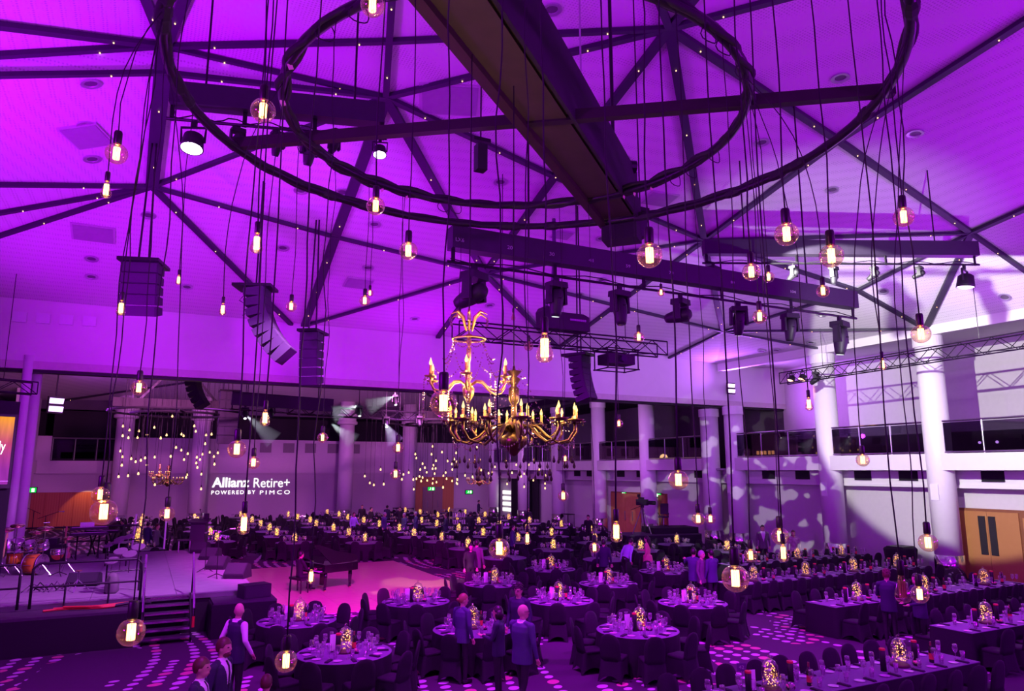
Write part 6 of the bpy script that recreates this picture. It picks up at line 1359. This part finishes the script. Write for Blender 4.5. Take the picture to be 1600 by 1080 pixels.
    for p in prims:
        if p[0] == 'e': m.ball(p[1], tuple(p[2]), 14, 10, 0, p[4])
        elif p[0] == 'c': _cap(m, p[1], p[2], p[3], p[4])
        elif p[0] == 't':
            nn = 20; vv = [U((a * math.cos(2 * PI * q / nn), .004 + b * math.sin(2 * PI * q / nn), z), 0) for z, a, b in p[1] for q in range(nn)]; kk = len(p[1])
            m.add(vv, [(r * nn + q, r * nn + (q + 1) % nn, (r + 1) * nn + (q + 1) % nn, (r + 1) * nn + q) for r in range(kk - 1) for q in range(nn)] + [tuple(range(nn - 1, -1, -1)), tuple((kk - 1) * nn + q for q in range(nn))])
        else: m.lathe(p[2], p[1], 20)
    me = m.mesh('tmp_body', []); tmp = bpy.data.objects.new('tmp_body', me); SC2.collection.objects.link(tmp)
    md = tmp.modifiers.new('r', 'REMESH'); md.mode = 'VOXEL'; md.voxel_size = vox; md.use_smooth_shade = True
    sm = tmp.modifiers.new('s', 'SMOOTH'); sm.factor = .5; sm.iterations = 5 if vox < .012 else 2
    VL2.update(); body = bpy.data.meshes.new_from_object(tmp.evaluated_get(VL2.depsgraph)); bpy.data.objects.remove(tmp); bpy.data.meshes.remove(me)
    # clothing zones
    n = len(body.polygons); co = np.empty(n * 3); body.polygons.foreach_get('center', co); co = co.reshape(-1, 3); best = np.full(n, 9.0); idx = np.zeros(n, int)
    tags = ['skin', 'top', 'bottom', 'shoe', 'sleeve', 'lip', 'eye', 'beard', 'shirt', 'tie']
    for p in prims:
        if p[0] == 'e':
            q = co - np.array(p[1]);
            if p[4] is not None: q = q @ np.array(p[4])
            r = np.array(p[2]); kk = np.sqrt(((q / r) ** 2).sum(1)); dd = (kk - 1) * r.min(); tg = p[3]
            if tg in ('lip', 'eye'): dd = dd - .004
            if tg == 'beard': dd = dd - .002
        elif p[0] == 'c':
            a, b = np.array(p[1]), np.array(p[3]); ab = b - a; tt = np.clip(((co - a) @ ab) / max(ab @ ab, 1e-9), 0, 1); dd = np.linalg.norm(co - a - tt[:, None] * ab, axis=1) - (p[2] + (p[4] - p[2]) * tt); tg = p[5]
        elif p[0] == 't':
            q = co if not lean else (co - np.array([0, 0, .95])) @ np.array(Rl) + np.array([0, 0, .95]); zz = q[:, 2]; zs = [u[0] for u in p[1]]
            ra, rb = np.interp(zz, zs, [u[1] for u in p[1]]), np.interp(zz, zs, [u[2] for u in p[1]]); dd = (np.sqrt((q[:, 0] / ra) ** 2 + (q[:, 1] / rb) ** 2) - 1) * rb; dd = np.maximum(dd, np.maximum(zs[0] - zz, zz - zs[-1])); tg = p[2]
        else:
            prf = p[2]; zz = co[:, 2]; rad = np.interp(zz, [q[1] for q in prf][::-1], [q[0] for q in prf][::-1]); dd = np.abs(np.hypot(co[:, 0], co[:, 1]) - rad); dd[(zz > prf[0][1] + .02) | (zz < prf[-1][1] - .03)] = 9; tg = p[3]
        bm = dd < best; best[bm] = dd[bm]; idx[bm] = tags.index(tg)
    if shirt:
        q = co if not lean else (co - np.array([0, 0, .95])) @ np.array(Rl) + np.array([0, 0, .95])
        v = (idx == 1) & (q[:, 1] < -.04) & (q[:, 2] > 1.10) & (q[:, 2] < 1.48) & (np.abs(q[:, 0]) < (q[:, 2] - 1.08) * .26); idx[v] = 8
        col = (idx <= 1) & (q[:, 2] > 1.465) & (q[:, 2] < 1.515) & (np.hypot(q[:, 0], q[:, 1]) < .09); idx[col] = 8
        if tie: v2_ = v & (np.abs(q[:, 0]) < .022); idx[v2_] = 9
    sk = SKIN[0] if hash(label) % 3 else SKIN[0]
    mats = [sk, CLO[top], CLO[bottom], shoe_m, CLO[sleeve or top], lip_m, eye_m, HAIRM['brown'], CLO[shirt or 'white'], CLO[tie or 'black']]
    for mm in mats: body.materials.append(mm)
    body.polygons.foreach_set('material_index', idx.astype(np.int32)); body.polygons.foreach_set('use_smooth', np.ones(n, bool))
    t = thing('person', label, cat, (x, y, z0 + dz * k), rz, group); t.scale = (k, k, k)
    put('body', body, t)
    # hair
    hm = HAIRM[hair]; g = MB(); nseg, rows_ = 18, 9; hr = (.088, .108, .122)
    def hp(u, v): # u azimuth, v polar from crown tilted back
        a = 2 * PI * u; pt = Vector((hr[0] * math.sin(v) * math.cos(a), hr[1] * math.sin(v) * math.sin(a), hr[2] * math.cos(v))); return pt
    vmax = lambda a: (1.25 if math.sin(a) < -.5 else 1.62 if math.sin(a) < .1 else 2.15)
    if bald: vmax = lambda a: 0
    vs = []; jit = random.Random(len(label))
    if not bald:
        for i in range(rows_ + 1):
            for j in range(nseg):
                a = 2 * PI * j / nseg; v = vmax(a) * i / rows_; pt = hp(j / nseg, v) * (1 + .025 * jit.random()); vs.append(HC + Rh @ (pt + Vector((0, .008, .017))))
        g.add(vs, [(i * nseg + j, (i + 1) * nseg + j, (i + 1) * nseg + (j + 1) % nseg, i * nseg + (j + 1) % nseg) for i in range(rows_) for j in range(nseg)])
        if style == 'curly':
            for q in range(40):
                a, v = jit.random() * 2 * PI, jit.random() * 1.3; g.ball(HC + Rh @ (hp(a / (2 * PI), v) + Vector((0, .01, .02))), .022, 6, 4)
        if style == 'bun': g.ball(HC + Rh @ Vector((0, .115, -.0)), (.038, .035, .038), 10, 7)
        if style == 'long': g.tube([HC + Rh @ Vector((0, .06, .05)), HC + Rh @ Vector((0, .085, -.08)), HC + Vector((0, .11, -.25)), HC + Vector((0, .10, -.42))], [.075, .085, .09, .03], 12)
        if style == 'bob': g.tube([HC + Rh @ Vector((0, .025, .05)), HC + Rh @ Vector((0, .035, -.06)), HC + Rh @ Vector((0, .04, -.14))], [.088, .096, .07], 14)
        g.build('hair', hm, t, True)
    if glasses:
        f = MB()
        for s in (-1, 1): f.tube([HC + Rh @ Vector((s * .033 + .024 * math.cos(a), -.100, .012 + .018 * math.sin(a))) for a in (2 * PI * i / 10 for i in range(10))], .0035, 4, closed=True); f.cyl(HC + Rh @ Vector((s * .058, -.098, .016)), HC + Rh @ Vector((s * .082, .01, .012)), .003, 4)
        f.build('glasses', black, t)
    return t, hands, k
def held_card(t, hands, k, i, col, label, size=(.10, .002, .14)):
    pc, d, side, nrm = hands[i]; M = t.matrix_basis; bpy.context.view_layer.update()
    o = MB().box((0, 0, 0), size).build('paper_card', col); o.location = t.matrix_world @ (pc + d * .07); o.rotation_euler = (.5, .3, t.rotation_euler.z + .4); tag(o, label, 'paper')
def hd(px, py, h): return at_z(px, py, h)
FACE = lambda ang: -YAW + ang       # ang 0: facing the camera; PI: facing away; +PI/2: facing right of frame
cardm = MATS['pale_card']
# ---- foreground figures
q = hd(373, 944, 1.82); person('bald waiter in dark waistcoat and white shirt sleeves near the stage steps', q.x, q.y, FACE(PI - .5), 1.82, top='navy', sleeve='white', shirt='white', bald=True, vox=.009, hyaw=.7, armL=((-.27, .05, 1.18), (-.27, -.10, .96)), armR=((.27, .08, 1.18), (.24, -.12, 1.0)))
q = hd(349, 998, 1.84); person('bearded man in dark suit and tie at the bottom left', q.x, q.y, FACE(PI / 2 - .15), 1.84, top='navy', shirt='white', tie='black', hair='brown', beard=True, vox=.009)
q = hd(314, 1029, 1.78); person('young man in dark suit at the bottom left corner', q.x, q.y, FACE(PI / 2 + .1), 1.78, top='navy', shirt='white', tie='black', hair='brown', vox=.009)
q = hd(416, 1063, 1.2); person('seated guest of whom only the dark hair shows at the bottom', q.x, q.y, FACE(PI), 1.66, top='black', hair='brown', vox=.014, legs='sit')
q = hd(723, 929, 1.70); tp = person('server with tied blond hair in a blue jacket holding a paper', q.x, q.y, FACE(PI - .75), 1.70, top='blue', hair='blond', style='bun', vox=.009, hyaw=-.5, hpitch=.1, armR=((.25, .0, 1.14), (.24, -.16, .93))); held_card(*tp, 1, cardm, 'white folded paper in the hand of the tied-hair server')
q = hd(779, 948, 1.62); tp = person('woman with dark bob in a blue jacket holding a pink card', q.x, q.y, FACE(-PI / 2 - .25), 1.62, top='navy', hair='dark', style='bob', vox=.009, armL=((-.22, -.08, 1.14), (-.12, -.30, 1.15)), armR=((.22, -.08, 1.14), (.08, -.30, 1.17))); held_card(*tp, 0, mat('pink_card', (.75, .35, .5), .6), 'pink card held by the woman with dark bob', (.12, .002, .09))
q = hd(816, 946, 1.80); person('bald man with glasses in a blue suit seen from behind', q.x, q.y, FACE(PI - .7), 1.80, top='blue', bottom='black', shirt='white', bald=True, glasses=True, vox=.009, build=1.12, hyaw=-.75, armR=((.30, -.12, 1.16), (.36, -.34, 1.02)), legs='walk')
q = hd(811, 913, 1.82); person('young man with glasses and dark hair behind the blue suit', q.x, q.y, FACE(-.55), 1.82, top='navy', hair='dark', style='curly', glasses=True, vox=.01, hpitch=.15)
# ---- hugging pair and neighbours
q = hd(1083, 857, 1.8); person('left man in blue jacket of the hugging pair', q.x, q.y, FACE(PI - .6), 1.8, top='blue', hair='dark', vox=.013, armR=((.32, -.12, 1.30), (.42, -.36, 1.36)))
q = hd(1095, 861, 1.74); person('grey-haired man embraced in the middle of the hugging pair', q.x, q.y, FACE(.9), 1.74, top='grey', hair='grey', vox=.013)
q = hd(1111, 859, 1.78); person('right man in blue jacket of the hugging pair', q.x, q.y, FACE(PI + .5), 1.78, top='blue', hair='dark', style='short', vox=.013, armL=((-.32, -.12, 1.30), (-.42, -.34, 1.36)))
q = hd(1384, 891, 1.78); person('curly-haired staff member in dark jacket between the long tables', q.x, q.y, FACE(PI - .6), 1.78, top='navy', bottom='black', hair='brown', style='curly', vox=.011, armR=((.25, -.1, 1.16), (.14, -.33, 1.12)), armL=((-.25, -.08, 1.16), (-.1, -.32, 1.10)))
q = hd(1432, 897, 1.80); person('dark-haired staff member facing left between the long tables', q.x, q.y, FACE(-PI / 2 + .2), 1.80, top='navy', bottom='black', hair='dark', vox=.011, armL=((-.24, -.1, 1.16), (-.12, -.33, 1.12)), armR=((.24, -.1, 1.16), (.1, -.32, 1.10)))
q = hd(1191, 821, 1.82); person('man in open dark suit and white shirt standing by the wall', q.x, q.y, FACE(-.15), 1.82, top='grey', shirt='white', hair='dark', vox=.016)
q = hd(1239, 829, 1.72); person('woman in a pale patterned dress standing by the wall', q.x, q.y, FACE(-.3), 1.72, top='print', dress=True, hair='brown', style='long', vox=.016)
q = hd(1011, 838, 1.68); person('woman in a pink dress with long dark hair', q.x, q.y, FACE(-PI / 2 - .5), 1.68, top='pink', bottom='pink', dress=True, hair='dark', style='long', vox=.016, armL=((-.22, -.1, 1.16), (-.12, -.34, 1.18)))
q = hd(976, 848, 1.55); person('man in a pale blue shirt leaning over a table', q.x, q.y, FACE(PI / 2 + .6), 1.75, top='pale', hair='dark', vox=.016, lean=.45)
q = hd(943, 843, 1.75); person('man in dark clothes left of the pale shirt', q.x, q.y, FACE(PI - .3), 1.75, top='navy', hair='dark', vox=.018)
q = hd(745, 844, 1.75); person('dark-suited man standing at the dance floor corner', q.x, q.y, FACE(PI - .4), 1.75, top='grey', hair='dark', vox=.016)
q = hd(735, 850, 1.68); person('dark-haired companion beside the dark-suited man', q.x, q.y, FACE(.5), 1.68, top='black', hair='dark', style='bob', vox=.018)
q = hd(801, 820, 1.75); person('guest in pale blue between the far tables', q.x, q.y, FACE(PI / 2), 1.75, top='blue', hair='dark', vox=.022)
# ---- far staff and guests
for k, (px, py, col, hr_, ang, lab) in enumerate([(566, 789, 'black', 'dark', .3, 'tall man in black left among the far staff'), (580, 793, 'black', 'dark', 1.2, 'person in black beside the tall man in the far hall'), (605, 790, 'navy', 'dark', 2.8, 'man in navy behind the glass rack'), (601, 801, 'blue', 'grey', 1.2, 'grey-haired staff member left of the glass rack'), (632, 802, 'blue', 'grey', -.8, 'grey-haired staff member right of the glass rack'),
        (553, 801, 'pale', 'brown', 1.0, 'staff member in pale blue at the left of the far group'), (625, 792, 'black', 'dark', .2, 'person in black behind the far staff'), (650, 800, 'blue', 'grey', -1.2, 'staff member in blue walking by the far column'), (697, 803, 'navy', 'brown', -1.4, 'server in dark blue near the far timber doors'), (735, 800, 'black', 'dark', 2.9, 'dark figure near the far exit sign'), (748, 782, 'navy', 'dark', 1.5, 'person in navy operating equipment by the bright doorway'),
        (825, 793, 'black', 'dark', .2, 'dark figure in front of the black drape'), (919, 805, 'black', 'dark', -.4, 'man in black between the far right columns'), (232, 816, 'blue', 'dark', 2.9, 'man in blue standing beyond the back of the stage'), (246, 819, 'grey', 'brown', 1.6, 'guest beside the man in blue beyond the stage'), (193, 812, 'black', 'dark', -1.2, 'dark figure standing behind the stage back rail')]):
    q = hd(px, py, 1.76); person(lab, q.x, q.y, FACE(ang), 1.76, top=col, hair=hr_, vox=.026, armR=((.25, -.06, 1.16), (.16, -.28, 1.08)) if k % 3 else None)
person('pianist in black seated at the grand piano', p2.x, p2.y, .35 + PI / 2, 1.75, z0=.025, top='black', hair='dark', vox=.018, legs='sit', seat=.5, armL=((-.24, -.14, 1.14), (-.2, -.42, 1.12)), armR=((.24, -.14, 1.14), (.2, -.42, 1.12)))
q = at_x(1332, 656, 30.3); t = thing('operator_chair', 'dark operator chair behind the gallery glass', 'chair', (30.3, q.y, 4.3), 1.57); MB().box((0, 0, .42), (.45, .45, .08)).build('seat', black, t); MB().box((0, .24, .75), (.42, .06, .5)).build('backrest', black, t)
for x in (-.18, .18):
    for y in (-.18, .18): MB().cyl((x, y, 0), (x, y, .4), .018, 5).build('leg', black, t)
person('grey-haired operator with headset seated behind the gallery glass', 30.3, q.y, -PI / 2, 1.8, z0=4.3, top='black', hair='blond', vox=.02, legs='sit')
bpy.data.scenes.remove(SC2)
# ================================================================ LIGHT BEAMS IN THE HAZE
def haze_mat():
    m = bpy.data.materials.new('thin_haze'); m.use_nodes = True; nt = m.node_tree; nt.nodes.clear(); o = nt.nodes.new('ShaderNodeOutputMaterial'); v = nt.nodes.new('ShaderNodeVolumeScatter')
    v.inputs['Color'].default_value = (1, 1, 1, 1); v.inputs['Density'].default_value = .30; v.inputs['Anisotropy'].default_value = .2; nt.links.new(v.outputs[0], o.inputs['Volume']); return m
hz_m = haze_mat()
def haze_beam(label, a, b, r0, r1, col, power):
    a, b = Vector(a), Vector(b); d = (b - a); L = d.length; m = MB().tube([a + d * .02, b], [r0, r1], 16)
    tag(m.build('light_beam_haze', hz_m), label, 'light beam')
    spot('haze_beam_light', a, b, col, power, 2 * math.degrees(math.atan2(r1, L)) * 1.05, .5, .03)
for k, (p0_, p1_, Y, lab) in enumerate([((384, 648), (428, 688), 40.0, 'white hazy light beam left of the lettering column'), ((518, 662), (552, 690), 40.0, 'white hazy light beam just left of the round far column'), ((561, 634), (520, 648), 40.0, 'white hazy light beam aimed left from the far truss'), ((617, 619), (575, 636), 40.0, 'white hazy light beam aimed left beside the gilt chandelier'), ((601, 660), (618, 692), 40.0, 'white hazy light beam right of the round far column')]):
    haze_beam(lab, at_y(*p0_, Y), at_y(*p1_, Y), .05, .55, (.85, .9, 1), 260)
